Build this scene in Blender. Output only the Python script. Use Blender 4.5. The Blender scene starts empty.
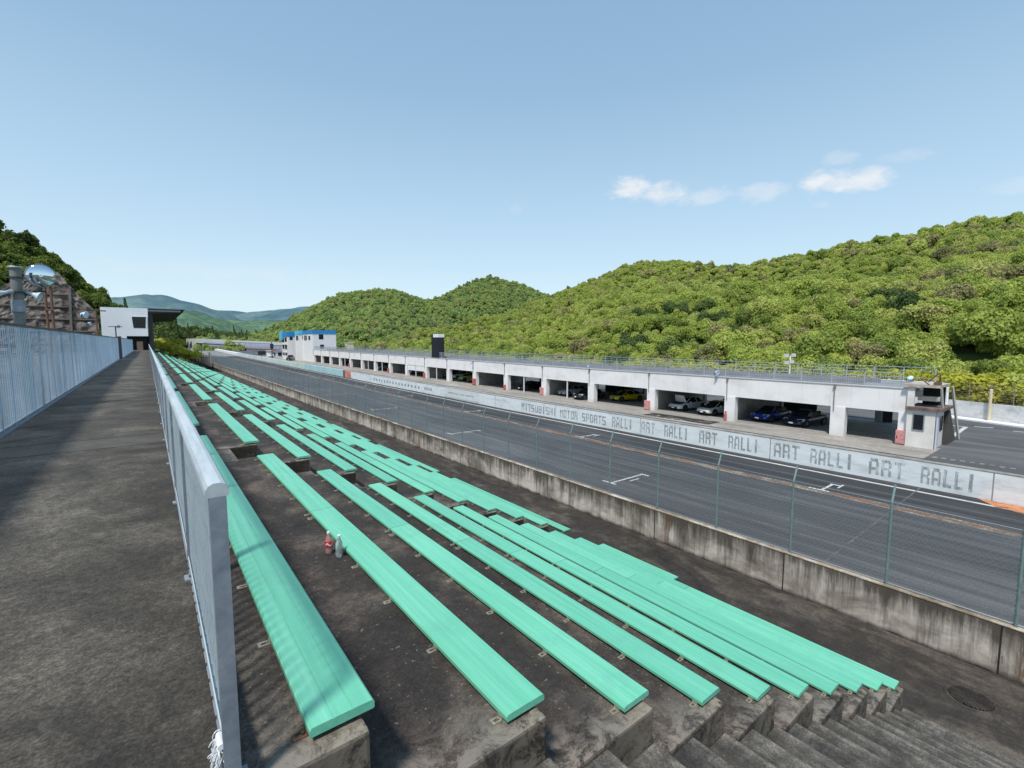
import bpy, bmesh, math, random
import numpy as np
from mathutils import Vector, Matrix, noise as mnoise
random.seed(7); np.random.seed(7)
sc = bpy.context.scene
COL = sc.collection
R = math.radians

# ------------------------------------------------------------------ helpers
class MB:
    """collects boxes, tubes and sheets into one mesh"""
    def __init__(s): s.v = []; s.f = []; s.mi = []; s.cm = 0
    def face(s, idx): s.f.append(idx); s.mi.append(s.cm)
    def poly(s, pts):
        b = len(s.v); s.v += [tuple(p) for p in pts]; s.face(tuple(range(b, b+len(pts))))
    def hexa(s, p):
        b = len(s.v); s.v += [tuple(q) for q in p]
        for f in ((0,3,2,1),(4,5,6,7),(0,1,5,4),(1,2,6,5),(2,3,7,6),(3,0,4,7)): s.face(tuple(b+i for i in f))
    def box(s, x0, x1, y0, y1, z0, z1, dz0=0, dz1=0, zf=None):
        a = zf(y0) if zf else 0; c = zf(y1) if zf else 0
        s.hexa([(x0,y0,z0+a),(x1,y0,z0+a),(x1,y1,z0+c),(x0,y1,z0+c),(x0,y0,z1+a),(x1,y0,z1+a),(x1,y1,z1+c),(x0,y1,z1+c)])
    def sheet(s, x0, x1, ys, z, zf=None):
        for a, c in zip(ys[:-1], ys[1:]):
            s.poly([(x0,a,z+(zf(a) if zf else 0)),(x1,a,z+(zf(a) if zf else 0)),(x1,c,z+(zf(c) if zf else 0)),(x0,c,z+(zf(c) if zf else 0))])
    def longbox(s, x0, x1, ys, z0, z1, zf=None):
        """one box swept along Y through stations"""
        b = len(s.v)
        for y in ys:
            d = zf(y) if zf else 0
            s.v += [(x0,y,z0+d),(x1,y,z0+d),(x1,y,z1+d),(x0,y,z1+d)]
        n = len(ys)
        for k in range(n-1):
            o = b+4*k
            for i in range(4):
                j = (i+1) % 4
                s.face((o+i, o+4+i, o+4+j, o+j))
        s.face((b,b+1,b+2,b+3)); e = b+4*(n-1); s.face((e+3,e+2,e+1,e))
    def tube(s, a, c, r, n=8, r2=None, cap=True):
        a = Vector(a); c = Vector(c); d = (c-a); L = d.length
        if L < 1e-6: return
        d /= L; u = d.orthogonal().normalized(); w = d.cross(u); r2 = r if r2 is None else r2
        b = len(s.v)
        for k in range(n):
            t = 2*math.pi*k/n; o = u*math.cos(t)+w*math.sin(t)
            s.v.append(tuple(a+o*r)); s.v.append(tuple(c+o*r2))
        for k in range(n):
            j = (k+1) % n; s.face((b+2*k, b+2*j, b+2*j+1, b+2*k+1))
        if cap:
            s.face(tuple(b+2*k for k in reversed(range(n)))); s.face(tuple(b+2*k+1 for k in range(n)))
    def lathe(s, c, prof, n=16, axis='z'):
        b = len(s.v); c = Vector(c)
        for (r, h) in prof:
            for k in range(n):
                t = 2*math.pi*k/n; x, y = r*math.cos(t), r*math.sin(t)
                p = (x,y,h) if axis == 'z' else ((h,x,y) if axis == 'x' else (x,h,y))
                s.v.append(tuple(c+Vector(p)))
        m = len(prof)
        for i in range(m-1):
            for k in range(n):
                j = (k+1) % n
                s.face((b+i*n+k, b+i*n+j, b+(i+1)*n+j, b+(i+1)*n+k))
        s.face(tuple(b+k for k in reversed(range(n)))); s.face(tuple(b+(m-1)*n+k for k in range(n)))
    def build(s, name, mats, parent=None, smooth=False, bevel=0, loc=None):
        me = bpy.data.meshes.new(name)
        me.from_pydata(s.v, [], s.f)
        if not isinstance(mats, (list, tuple)): mats = [mats]
        for m in mats: me.materials.append(m)
        if len(mats) > 1: me.polygons.foreach_set('material_index', s.mi)
        if smooth: me.polygons.foreach_set('use_smooth', [True]*len(me.polygons))
        me.validate(); me.update()
        o = bpy.data.objects.new(name, me); COL.objects.link(o)
        if parent: o.parent = parent
        if loc: o.location = loc
        if bevel:
            bv = o.modifiers.new('bevel', 'BEVEL'); bv.width = bevel; bv.segments = 2; bv.limit_method = 'ANGLE'
        return o

def tag(o, label=None, cat=None, group=None, kind=None):
    if label: o['label'] = label
    if cat: o['category'] = cat
    if group: o['group'] = group
    if kind: o['kind'] = kind
    return o
def empty(name, loc=(0,0,0), rz=0, label=None, cat=None, group=None):
    o = bpy.data.objects.new(name, None); COL.objects.link(o); o.empty_display_size = .2
    o.location = loc; o.rotation_euler = (0,0,rz); return tag(o, label, cat, group)
def children(o): return [c for c in COL.objects if c.parent == o]
def copy_thing(o, kids=None, parent=None):
    c = o.copy(); COL.objects.link(c)
    if parent: c.parent = parent
    for ch in (kids if kids is not None else children(o)):
        d = ch.copy(); COL.objects.link(d); d.parent = c
    return c

# ------------------------------------------------------------------ materials
def new_mat(name):
    m = bpy.data.materials.new(name); m.use_nodes = True
    nt = m.node_tree; b = nt.nodes['Principled BSDF']
    return m, nt, b
def col4(c): return (c[0], c[1], c[2], 1)
def ramp(nt, src, stops):
    r = nt.nodes.new('ShaderNodeValToRGB'); nt.links.new(src, r.inputs[0])
    e = r.color_ramp.elements
    e[0].position, e[0].color = stops[0][0], col4(stops[0][1]); e[1].position, e[1].color = stops[-1][0], col4(stops[-1][1])
    for p, c in stops[1:-1]:
        n = e.new(p); n.color = col4(c)
    return r.outputs[0]
def pos(nt, scale=(1,1,1), obj=False):
    m = nt.nodes.new('ShaderNodeMapping'); m.inputs['Scale'].default_value = scale
    if obj:
        g = nt.nodes.new('ShaderNodeTexCoord'); nt.links.new(g.outputs['Object'], m.inputs[0])
    else:
        g = nt.nodes.new('ShaderNodeNewGeometry'); nt.links.new(g.outputs['Position'], m.inputs[0])
    return m.outputs[0]
def noise(nt, vec, scale, detail=5, rough=.6, dist=0):
    n = nt.nodes.new('ShaderNodeTexNoise'); n.inputs['Scale'].default_value = scale
    n.inputs['Detail'].default_value = detail; n.inputs['Roughness'].default_value = rough; n.inputs['Distortion'].default_value = dist
    nt.links.new(vec, n.inputs['Vector']); return n.outputs['Fac']
def mix(nt, a, b, fac, mode='MIX'):
    m = nt.nodes.new('ShaderNodeMix'); m.data_type = 'RGBA'; m.blend_type = mode
    for s, v in ((m.inputs[6], a), (m.inputs[7], b)):
        if isinstance(v, (tuple, list)): s.default_value = col4(v)
        else: nt.links.new(v, s)
    if isinstance(fac, (int, float)): m.inputs[0].default_value = fac
    else: nt.links.new(fac, m.inputs[0])
    return m.outputs[2]
def math_(nt, op, a, b=None, c=None):
    m = nt.nodes.new('ShaderNodeMath'); m.operation = op
    for i, v in enumerate((a, b, c)):
        if v is None: continue
        if isinstance(v, (int, float)): m.inputs[i].default_value = v
        else: nt.links.new(v, m.inputs[i])
    return m.outputs[0]
def sepxyz(nt, obj=False):
    s = nt.nodes.new('ShaderNodeSeparateXYZ'); nt.links.new(pos(nt, obj=obj), s.inputs[0]); return s.outputs
def bump(nt, b, h, strength=.3, dist=.02):
    n = nt.nodes.new('ShaderNodeBump'); n.inputs['Strength'].default_value = strength; n.inputs['Distance'].default_value = dist
    nt.links.new(h, n.inputs['Height']); nt.links.new(n.outputs[0], b.inputs['Normal'])
def plain(name, c, rough=.6, metal=0, var=.12, scale=8, emit=None):
    m, nt, b = new_mat(name)
    n = noise(nt, pos(nt), scale, 4)
    lo = tuple(x*(1-var) for x in c); hi = tuple(min(1, x*(1+var)) for x in c)
    nt.links.new(ramp(nt, n, [(.3, lo), (.7, hi)]), b.inputs['Base Color'])
    b.inputs['Roughness'].default_value = rough; b.inputs['Metallic'].default_value = metal
    return m
def stained(name, dark, mid, light, patch=(.5,.5,.5), grain=60, rough=.9, grain_amt=.5, bmp=.5, edge=.0, dist=.6):
    """weathered concrete: big blotches, middle stains, fine aggregate speckle"""
    m, nt, b = new_mat(name)
    v = pos(nt, patch)
    n1 = noise(nt, v, 1.0, 9, .62, dist)
    n2 = noise(nt, pos(nt), 2.7, 8, .7, .3)
    s = math_(nt, 'ADD', math_(nt, 'MULTIPLY', n1, .62), math_(nt, 'MULTIPLY', n2, .38))
    c = ramp(nt, s, [(.36, dark), (.5, mid), (.63, light)])
    g = noise(nt, pos(nt), grain*2.1, 3, .85)
    g2 = noise(nt, pos(nt), grain*.55, 4, .8)
    g = math_(nt, 'ADD', math_(nt, 'MULTIPLY', g, .6), math_(nt, 'MULTIPLY', g2, .4))
    gc = ramp(nt, g, [(.36, (.25,.25,.25)), (.5, (.92,.92,.92)), (.64, (2.2,2.12,2.05))])
    c2 = mix(nt, c, gc, grain_amt, 'MULTIPLY')
    nt.links.new(c2, b.inputs['Base Color']); b.inputs['Roughness'].default_value = rough
    bump(nt, b, g, bmp, .006)
    return m, nt, b, c2

M = {}
M['walk'], nt, b, c = stained('walkway_concrete', (.024,.021,.017), (.066,.058,.047), (.145,.129,.106), (.7,.6,.5), 34, grain_amt=.95, dist=1.0)
y = sepxyz(nt)[1]
def stripe(nt, y, period, off, width):
    f = math_(nt, 'FRACT', math_(nt, 'DIVIDE', math_(nt, 'SUBTRACT', y, off), period))
    return math_(nt, 'LESS_THAN', f, width/period)
wob = math_(nt, 'ADD', y, math_(nt, 'MULTIPLY', noise(nt, pos(nt), 3, 3), .05))
j = math_(nt, 'MAXIMUM', stripe(nt, wob, 8.97, 9.25-8.97, .05), stripe(nt, wob, 8.97, 10.2-8.97, .05))
lt = stripe(nt, wob, 8.97, 9.27-8.97, .93)
c = mix(nt, c, (.10,.095,.086), math_(nt, 'MULTIPLY', lt, .45))
c = mix(nt, c, (.010,.010,.010), j)
wx = sepxyz(nt)[0]
edge_ = ramp(nt, math_(nt,'ADD',wx,math_(nt,'MULTIPLY',noise(nt,pos(nt),1.5,6,.7),1.0)), [(-.0,(1,1,1)),(.75,(.45,.44,.43))])
c = mix(nt, c, edge_, .8, 'MULTIPLY')
# thin pale cracks
vn = nt.nodes.new('ShaderNodeTexVoronoi'); vn.feature = 'DISTANCE_TO_EDGE'; vn.inputs['Scale'].default_value = .45
mp = nt.nodes.new('ShaderNodeVectorMath'); mp.operation = 'ADD'
nn = nt.nodes.new('ShaderNodeTexNoise'); nn.inputs['Scale'].default_value = 1.6; nn.inputs['Detail'].default_value = 6
nt.links.new(pos(nt), nn.inputs['Vector']); nt.links.new(pos(nt), mp.inputs[0]); nt.links.new(nn.outputs['Color'], mp.inputs[1]); nt.links.new(mp.outputs[0], vn.inputs['Vector'])
cr = math_(nt, 'MULTIPLY', math_(nt, 'LESS_THAN', vn.outputs['Distance'], .0025), math_(nt, 'GREATER_THAN', noise(nt, pos(nt), .9, 3), .55))
c = mix(nt, c, (.11,.107,.10), math_(nt, 'MULTIPLY', cr, .35))
nt.links.new(c, b.inputs['Base Color'])
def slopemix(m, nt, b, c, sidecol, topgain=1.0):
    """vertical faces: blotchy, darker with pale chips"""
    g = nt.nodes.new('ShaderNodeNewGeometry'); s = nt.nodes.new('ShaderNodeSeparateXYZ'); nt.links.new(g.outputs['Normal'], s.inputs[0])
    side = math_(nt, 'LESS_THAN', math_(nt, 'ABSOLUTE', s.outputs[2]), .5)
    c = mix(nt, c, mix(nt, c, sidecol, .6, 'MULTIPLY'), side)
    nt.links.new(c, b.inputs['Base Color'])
M['tier'], nt, b, c = stained('tier_concrete', (.011,.0095,.0085), (.032,.026,.022), (.105,.086,.070), (.9,.6,1.6), 34, grain_amt=.85, dist=1.0)
g_ = noise(nt, pos(nt), 26, 2, .5)
sp = math_(nt, 'GREATER_THAN', g_, .70)
c = mix(nt, c, (.20,.18,.155), math_(nt, 'MULTIPLY', sp, .55))
# worn pale rim along the open end of each block
yy = sepxyz(nt)[1]
f = math_(nt, 'FRACT', math_(nt, 'DIVIDE', math_(nt, 'SUBTRACT', yy, 1.85), 8.97))
rim = math_(nt, 'SUBTRACT', 1.0, math_(nt, 'MULTIPLY', f, 8.97/.5))
rim = math_(nt, 'MAXIMUM', rim, 0.0)
rim = math_(nt, 'MULTIPLY', math_(nt,'POWER',rim,1.6), ramp(nt, noise(nt, pos(nt), 5, 9, .85, .6), [(.44,(0,0,0)),(.58,(1,1,1))]))
c = mix(nt, c, (.19,.172,.145), math_(nt, 'MINIMUM', math_(nt, 'MULTIPLY', rim, 1.3), .9))
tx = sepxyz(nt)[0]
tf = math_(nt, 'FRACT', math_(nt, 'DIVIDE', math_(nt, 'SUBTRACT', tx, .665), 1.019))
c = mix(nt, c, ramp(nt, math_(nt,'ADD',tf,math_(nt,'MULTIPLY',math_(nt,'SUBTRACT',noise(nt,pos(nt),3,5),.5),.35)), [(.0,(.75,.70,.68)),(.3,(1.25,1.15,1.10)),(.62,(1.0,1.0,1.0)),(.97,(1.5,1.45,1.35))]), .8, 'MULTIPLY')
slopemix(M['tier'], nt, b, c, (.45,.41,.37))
M['step'], nt, b, c = stained('stair_concrete', (.030,.028,.025), (.072,.067,.059), (.14,.13,.115), (.9,2.2,.8), 26, grain_amt=.8)
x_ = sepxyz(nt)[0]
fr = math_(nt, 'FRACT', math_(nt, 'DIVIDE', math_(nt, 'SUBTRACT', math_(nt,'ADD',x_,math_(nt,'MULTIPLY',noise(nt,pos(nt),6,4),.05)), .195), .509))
c = mix(nt, c, ramp(nt, fr, [(.0,(.45,.43,.42)),(.45,(.62,.60,.58)),(.80,(1.0,1.0,1.0)),(.93,(1.55,1.5,1.42)),(1.0,(1.5,1.45,1.4))]), .9, 'MULTIPLY')  # tread shading painted into the colour: dark inner side, pale worn nosing
st_ = noise(nt, pos(nt, (9,1.2,2)), 2.2, 7, .75)
c = mix(nt, c, ramp(nt, st_, [(.32,(.5,.5,.5)),(.66,(1.45,1.43,1.4))]), .8, 'MULTIPLY')
nt.links.new(c, b.inputs['Base Color'])
M['lowground'], nt, b, c = stained('lower_concrete', (.013,.011,.009), (.038,.031,.025), (.105,.088,.070), (1.1,.35,1), 28, grain_amt=.7, dist=1.2)
# retaining wall
m, nt, b = new_mat('retaining_wall_concrete'); M['retain'] = m
s = sepxyz(nt)
base = ramp(nt, noise(nt, pos(nt, (.5,.55,.9)), 1.5, 8, .65, .4), [(.30, (.14,.12,.10)), (.45, (.36,.32,.27)), (.60, (.62,.57,.50))])
vst = noise(nt, pos(nt, (1, 1.5, .13)), 2.2, 8, .75)
hz = math_(nt, 'MULTIPLY', math_(nt, 'ADD', s[2], 6.335), 1.0)
top = math_(nt, 'POWER', math_(nt, 'MINIMUM', math_(nt, 'MAXIMUM', hz, 0.0), 1.0), 2.2)
stn = math_(nt, 'GREATER_THAN', math_(nt, 'ADD', vst, math_(nt, 'MULTIPLY', top, .20)), .60)
stn2 = nt.nodes.new('ShaderNodeMapRange'); nt.links.new(math_(nt, 'ADD', vst, math_(nt, 'MULTIPLY', top, .24)), stn2.inputs[0])
stn2.inputs[1].default_value = .49; stn2.inputs[2].default_value = .70
c = mix(nt, base, (.055,.045,.035), math_(nt, 'MULTIPLY', stn2.outputs[0], .9))
rust = math_(nt, 'GREATER_THAN', noise(nt, pos(nt, (1,.8,.1)), 1.3, 6, .7), .62)
c = mix(nt, c, (.13,.065,.03), math_(nt, 'MULTIPLY', rust, .5))
jt = stripe(nt, s[1], 3.86, 1.0, .03)
c = mix(nt, c, (.02,.018,.015), jt)
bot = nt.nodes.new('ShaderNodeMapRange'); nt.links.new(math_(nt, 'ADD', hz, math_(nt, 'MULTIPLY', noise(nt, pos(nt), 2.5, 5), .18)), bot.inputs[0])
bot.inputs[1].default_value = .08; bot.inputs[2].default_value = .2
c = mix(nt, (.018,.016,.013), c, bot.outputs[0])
nt.links.new(c, b.inputs['Base Color']); b.inputs['Roughness'].default_value = .9
bump(nt, b, noise(nt, pos(nt), 40, 4), .3, .01)

# asphalt of the race track: streaks run along the track
def asphalt(name, dark, mid, light, streak=.9):
    m, nt, b = new_mat(name)
    st = noise(nt, pos(nt, (1.6,.035,1)), 1.3, 9, .72, .15)
    pt = noise(nt, pos(nt, (.25,.08,1)), 1.0, 6, .6, .5)
    s = math_(nt, 'ADD', math_(nt, 'MULTIPLY', st, streak*.7), math_(nt, 'MULTIPLY', pt, 1-streak*.7))
    c = ramp(nt, s, [(.36, dark), (.5, mid), (.64, light)])
    g = noise(nt, pos(nt), 24, 3, .8)
    c = mix(nt, c, ramp(nt, g, [(.3, (.6,.6,.6)), (.7, (1.45,1.45,1.45))]), .55, 'MULTIPLY')
    nt.links.new(c, b.inputs['Base Color']); b.inputs['Roughness'].default_value = .8
    b.inputs['Specular IOR Level'].default_value = .35
    return m, nt, b, c
M['track'], nt, b, c = asphalt('track_asphalt', (.032,.0325,.034), (.070,.071,.074), (.145,.147,.150))
x = sepxyz(nt)[0]
dk = nt.nodes.new('ShaderNodeMapRange'); nt.links.new(math_(nt, 'ADD', x, math_(nt, 'MULTIPLY', noise(nt, pos(nt, (.4,.03,1)), 1, 5), 3.0)), dk.inputs[0])
dk.inputs[1].default_value = 25.0; dk.inputs[2].default_value = 29.0
c = mix(nt, c, (.45,.44,.44), math_(nt, 'MULTIPLY', dk.outputs[0], .75), 'MULTIPLY'); nt.links.new(c, b.inputs['Base Color'])
M['asphalt'], nt, b, c = asphalt('paddock_asphalt', (.050,.051,.054), (.090,.091,.095), (.15,.151,.155), .5)
M['fartrack'], nt, b, c = asphalt('far_track_asphalt', (.16,.16,.16), (.21,.21,.205), (.27,.27,.265), .6)
M['pitlane'], nt, b, c = stained('pit_lane_concrete', (.17,.155,.135), (.29,.265,.235), (.38,.355,.32), (.5,.12,1), 14, grain_amt=.35)
M['garfloor'], nt, b, c = stained('garage_floor_concrete', (.18,.172,.16), (.28,.27,.255), (.36,.35,.335), (.4,.4,1), 14, grain_amt=.2)
def worn(name, c, thr=.5, soft=.12, sc_=(1,1,1), scale=6, rough=.7, mn=0.0):
    """paint that has partly worn off"""
    m, nt, b = new_mat(name)
    n = noise(nt, pos(nt, sc_), scale, 7, .75)
    mr = nt.nodes.new('ShaderNodeMapRange'); nt.links.new(n, mr.inputs[0]); mr.inputs[1].default_value = thr-soft; mr.inputs[2].default_value = thr+soft
    mr.inputs[3].default_value = mn
    v = noise(nt, pos(nt), 3, 4)
    nt.links.new(ramp(nt, v, [(.3, tuple(q*.75 for q in c)), (.7, c)]), b.inputs['Base Color'])
    nt.links.new(mr.outputs[0], b.inputs['Alpha']); b.inputs['Roughness'].default_value = rough
    return m
M['whiteline'] = worn('white_line_paint', (.62,.62,.60), .38, .1, (1,.3,1), 5, mn=.3)
M['rustline'] = worn('rust_brown_line_paint', (.30,.115,.055), .50, .06, (1.5,.55,1), 1.6)
M['paleline'] = worn('faded_cream_line_paint', (.34,.29,.22), .48, .1, (1.5,.5,1), 2.0)
M['orange'] = worn('orange_paint', (.62,.25,.11), .42, .1, (1,1,1), 2.5, mn=.35)
M['seam'] = worn('road_seam', (.17,.17,.165), .50, .15, (1,.5,1), 3)
# barrier: pale blue white paint
m, nt, b = new_mat('barrier_paint'); M['barrier'] = m
n = noise(nt, pos(nt, (.6,.35,1.2)), 1.6, 8, .7)
c = ramp(nt, n, [(.28, (.46,.49,.50)), (.48, (.66,.71,.73)), (.7, (.76,.81,.83))])
ch = noise(nt, pos(nt, (1,.5,1)), 3.0, 9, .8)
c = mix(nt, c, (.17,.175,.17), ramp(nt, ch, [(.63,(0,0,0)),(.72,(.8,.8,.8))]))
s = sepxyz(nt)
jt = stripe(nt, s[1], 9.65, 3.1, .05); c = mix(nt, c, (.25,.25,.25), jt)
nt.links.new(c, b.inputs['Base Color']); b.inputs['Roughness'].default_value = .75
M['barrier_top'] = stained('barrier_cap_concrete', (.15,.14,.12), (.26,.25,.22), (.38,.365,.33), (.5,.5,1), 12, grain_amt=.3)[0]
M['letters'] = worn('faded_grey_lettering', (.30,.335,.345), .52, .15, (1,2.2,.4), 4.0, mn=.08)
M['letters_faint'] = worn('very_faded_grey_lettering', (.33,.38,.40), .52, .12, (1,1,.5), 5.0, mn=.1)
# garage plaster
m, nt, b = new_mat('garage_white_wall'); M['garwall'] = m
n = noise(nt, pos(nt, (1,.35,.5)), 1.4, 8, .65)
c = ramp(nt, n, [(.3, (.64,.62,.60)), (.5, (.76,.745,.74)), (.7, (.80,.785,.79))])
vs = noise(nt, pos(nt, (1,3.0,.06)), 1.2, 7, .75)
c = mix(nt, c, (.42,.36,.31), ramp(nt, vs, [(.60,(0,0,0)),(.74,(.55,.55,.55))]))
s = sepxyz(nt)
low = nt.nodes.new('ShaderNodeMapRange'); nt.links.new(math_(nt,'ADD', s[2], math_(nt,'MULTIPLY', noise(nt, pos(nt), 2, 5), .5)), low.inputs[0]); low.inputs[1].default_value=-7.0; low.inputs[2].default_value=-6.4; low.inputs[3].default_value=.35; low.inputs[4].default_value=0
c = mix(nt, c, (.30,.26,.22), low.outputs[0])
pj = stripe(nt, s[1], 1.69, .3, .02); c = mix(nt, c, (.52,.51,.52), math_(nt, 'MULTIPLY', pj, .6))
nt.links.new(c, b.inputs['Base Color']); b.inputs['Roughness'].default_value = .85
M['garinner'] = stained('garage_inner_wall', (.22,.215,.21), (.33,.325,.32), (.42,.415,.41), (.6,.6,.6), 10, grain_amt=.2)[0]
M['ceil'] = plain('garage_ceiling', (.22,.215,.21), .9)
M['roofdeck'] = plain('roof_deck', (.22,.23,.25), .9, var=.2, scale=.6)
# bench plastic
m, nt, b = new_mat('green_bench_board'); M['bench'] = m
oi = nt.nodes.new('ShaderNodeObjectInfo')
n = noise(nt, pos(nt, (14,.45,14)), 1.5, 6, .65)
c = ramp(nt, n, [(.25, (.115,.455,.30)), (.5, (.155,.53,.365)), (.75, (.215,.60,.435))])
c = mix(nt, c, ramp(nt, oi.outputs['Random'], [(0,(.84,.88,.88)),(1,(1.05,1.02,1.0))]), 1.0, 'MULTIPLY')
dirt = noise(nt, pos(nt), 2.2, 9, .75)
c = mix(nt, c, (.13,.40,.29), ramp(nt, dirt, [(.50,(0,0,0)),(.70,(.6,.6,.6))]))
nt.links.new(c, b.inputs['Base Color']); b.inputs['Roughness'].default_value = .42; b.inputs['Specular IOR Level'].default_value = .45
bump(nt, b, noise(nt, pos(nt, (60,1,60)), 1, 3), .25, .004)
M['bracket'] = plain('zinc_bracket', (.42,.38,.30), .5, .6, .3, 40)
M['rusty'] = plain('rusty_steel', (.17,.09,.055), .8, .2, .5, 30)
M['bolt'] = plain('dark_bolt', (.06,.055,.05), .6, .5)
# galvanised
m, nt, b = new_mat('galvanised_steel'); M['galv'] = m
n = noise(nt, pos(nt, (1,1,1)), 7, 7, .7, .3)
nt.links.new(ramp(nt, n, [(.3,(.17,.20,.24)),(.5,(.26,.295,.34)),(.7,(.36,.395,.44))]), b.inputs['Base Color'])
b.inputs['Metallic'].default_value = .35; b.inputs['Roughness'].default_value = .55
m, nt, b = new_mat('pale_rail_paint'); M['rail'] = m
n = noise(nt, pos(nt, (4,.6,4)), 3, 7, .7, .3)
nt.links.new(ramp(nt, n, [(.3,(.36,.41,.44)),(.5,(.48,.535,.565)),(.75,(.56,.615,.64))]), b.inputs['Base Color'])
b.inputs['Metallic'].default_value = .1; b.inputs['Roughness'].default_value = .5
m, nt, b = new_mat('pale_blue_mesh'); M['bluemesh'] = m
n = noise(nt, pos(nt, (1,.5,.25)), 1.6, 7, .7)
nt.links.new(ramp(nt, n, [(.3,(.24,.35,.46)),(.5,(.37,.50,.62)),(.7,(.50,.62,.72))]), b.inputs['Base Color'])
b.inputs['Metallic'].default_value = .15; b.inputs['Roughness'].default_value = .55
M['darksteel'] = plain('dark_steel', (.035,.04,.05), .6, .3)
M['fencepost'] = plain('blue_green_post', (.16,.235,.235), .6, .1, .2)
M['wire'] = plain('chain_link_wire', (.24,.27,.285), .5, .3, .1)
M['roofrail'] = plain('roof_rail_paint', (.36,.40,.46), .55, .1)
M['redbox'] = plain('faded_red_paint', (.42,.12,.11), .6, 0, .25, 6)
M['pinkred'] = plain('bleached_red_paint', (.55,.25,.24), .65, 0, .25, 6)
M['brownpipe'] = plain('brown_downpipe', (.21,.18,.17), .7)
M['brownslab'] = stained('brown_slab_edge', (.09,.06,.05), (.17,.12,.11), (.28,.22,.19), (1,1,1), 14, grain_amt=.3)[0]
M['white'] = plain('white_paint', (.74,.74,.74), .6, 0, .08)
M['cream'] = plain('cream_paint', (.62,.53,.36), .7, 0, .2)
M['dark'] = plain('dark_void', (.012,.013,.016), .8)
M['black'] = plain('black_panel', (.016,.018,.025), .4)
M['blue_fascia'] = plain('blue_fascia', (.02,.23,.52), .5, 0, .1, 2)
M['cyan_fascia'] = plain('light_blue_fascia', (.10,.50,.72), .5, 0, .1, 2)
m, nt, b = new_mat('window_glass'); M['glass'] = m
b.inputs['Base Color'].default_value = (.012,.014,.018,1); b.inputs['Roughness'].default_value = .15; b.inputs['Specular IOR Level'].default_value = .35
m, nt, b = new_mat('convex_mirror'); M['mirror'] = m
b.inputs['Base Color'].default_value = (.72,.8,.86,1); b.inputs['Metallic'].default_value = 1; b.inputs['Roughness'].default_value = .03
M['tyre'] = plain('tyre_rubber', (.014,.014,.015), .85)
M['rim'] = plain('alloy_rim', (.35,.35,.36), .35, .8)
M['headlamp'] = plain('headlamp_lens', (.60,.64,.68), .12, .2)
def paint(name, c, rough=.22):
    m, nt, b = new_mat(name); b.inputs['Base Color'].default_value = col4(c); b.inputs['Roughness'].default_value = rough
    b.inputs['Coat Weight'].default_value = .7; b.inputs['Coat Roughness'].default_value = .05
    n = noise(nt, pos(nt), 3, 5); bump(nt, b, n, .04, .01)
    return m
PAINT = {k: paint('car_paint_'+k, v) for k, v in dict(white=(.72,.73,.74), silver=(.42,.43,.45), blue=(.012,.045,.30), navy=(.010,.020,.055),
         yellow=(.66,.58,.012), black=(.012,.012,.014), green=(.36,.62,.06), red=(.42,.03,.03), pearl=(.62,.62,.58), sky=(.06,.20,.50)).items()}
# ------------------------------------------------------------------ ground and track (camera at the origin, metres; track near z = -7.2)
G = -7.2
def zt(y): return .006*max(0., y-40)
YS = [-120,-60,-30,-10,0,10,20,30,40]+list(range(60,300,20))+[330,380,430]
def struct(o): o['kind'] = 'structure'; return o
b = MB(); n = 48
b.poly([(6000*math.cos(2*math.pi*k/n), 6000*math.sin(2*math.pi*k/n), -8.2) for k in range(n)])
struct(b.build('ground', plain('meadow_ground', (.06,.085,.03), .95, var=.4, scale=.05)))
b = MB(); b.sheet(12.7, 64, YS, G, zt); struct(b.build('paddock_ground', M['asphalt']))
b = MB(); b.sheet(12.7, 29.9, YS[:-4], G+.006, zt); struct(b.build('race_track', M['track']))
ap = plain('far_verge', (.20,.195,.175), .9, var=.2, scale=.08)
b = MB(); b.sheet(12.7, 30.5, [225,260,300,330,380,430], G+.012, zt)
pts = []
for k in range(13):
    t = k/12*R(80); pts.append((12.7-160+160*math.cos(t), 430+160*math.sin(t), 30.5-160-17.8+177.8*math.cos(t), 430+177.8*math.sin(t)))
for p, q in zip(pts[:-1], pts[1:]):
    z = G+zt(430)+.012; b.poly([(p[0],p[1],z),(p[2],p[3],z),(q[2],q[3],z),(q[0],q[1],z)])
struct(b.build('far_race_track', M['fartrack']))
b = MB(); b.sheet(30.2, 42.0, [7.0,10,20,30,40]+list(range(60,240,20)), G+.010, zt)
struct(b.build('pit_lane', M['pitlane']))
b = MB(); b.sheet(42.0, 52.6, [8.7,20,30,40,60,80,100,120,140,157], G+.016, zt); struct(b.build('garage_floor', M['garfloor']))
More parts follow.
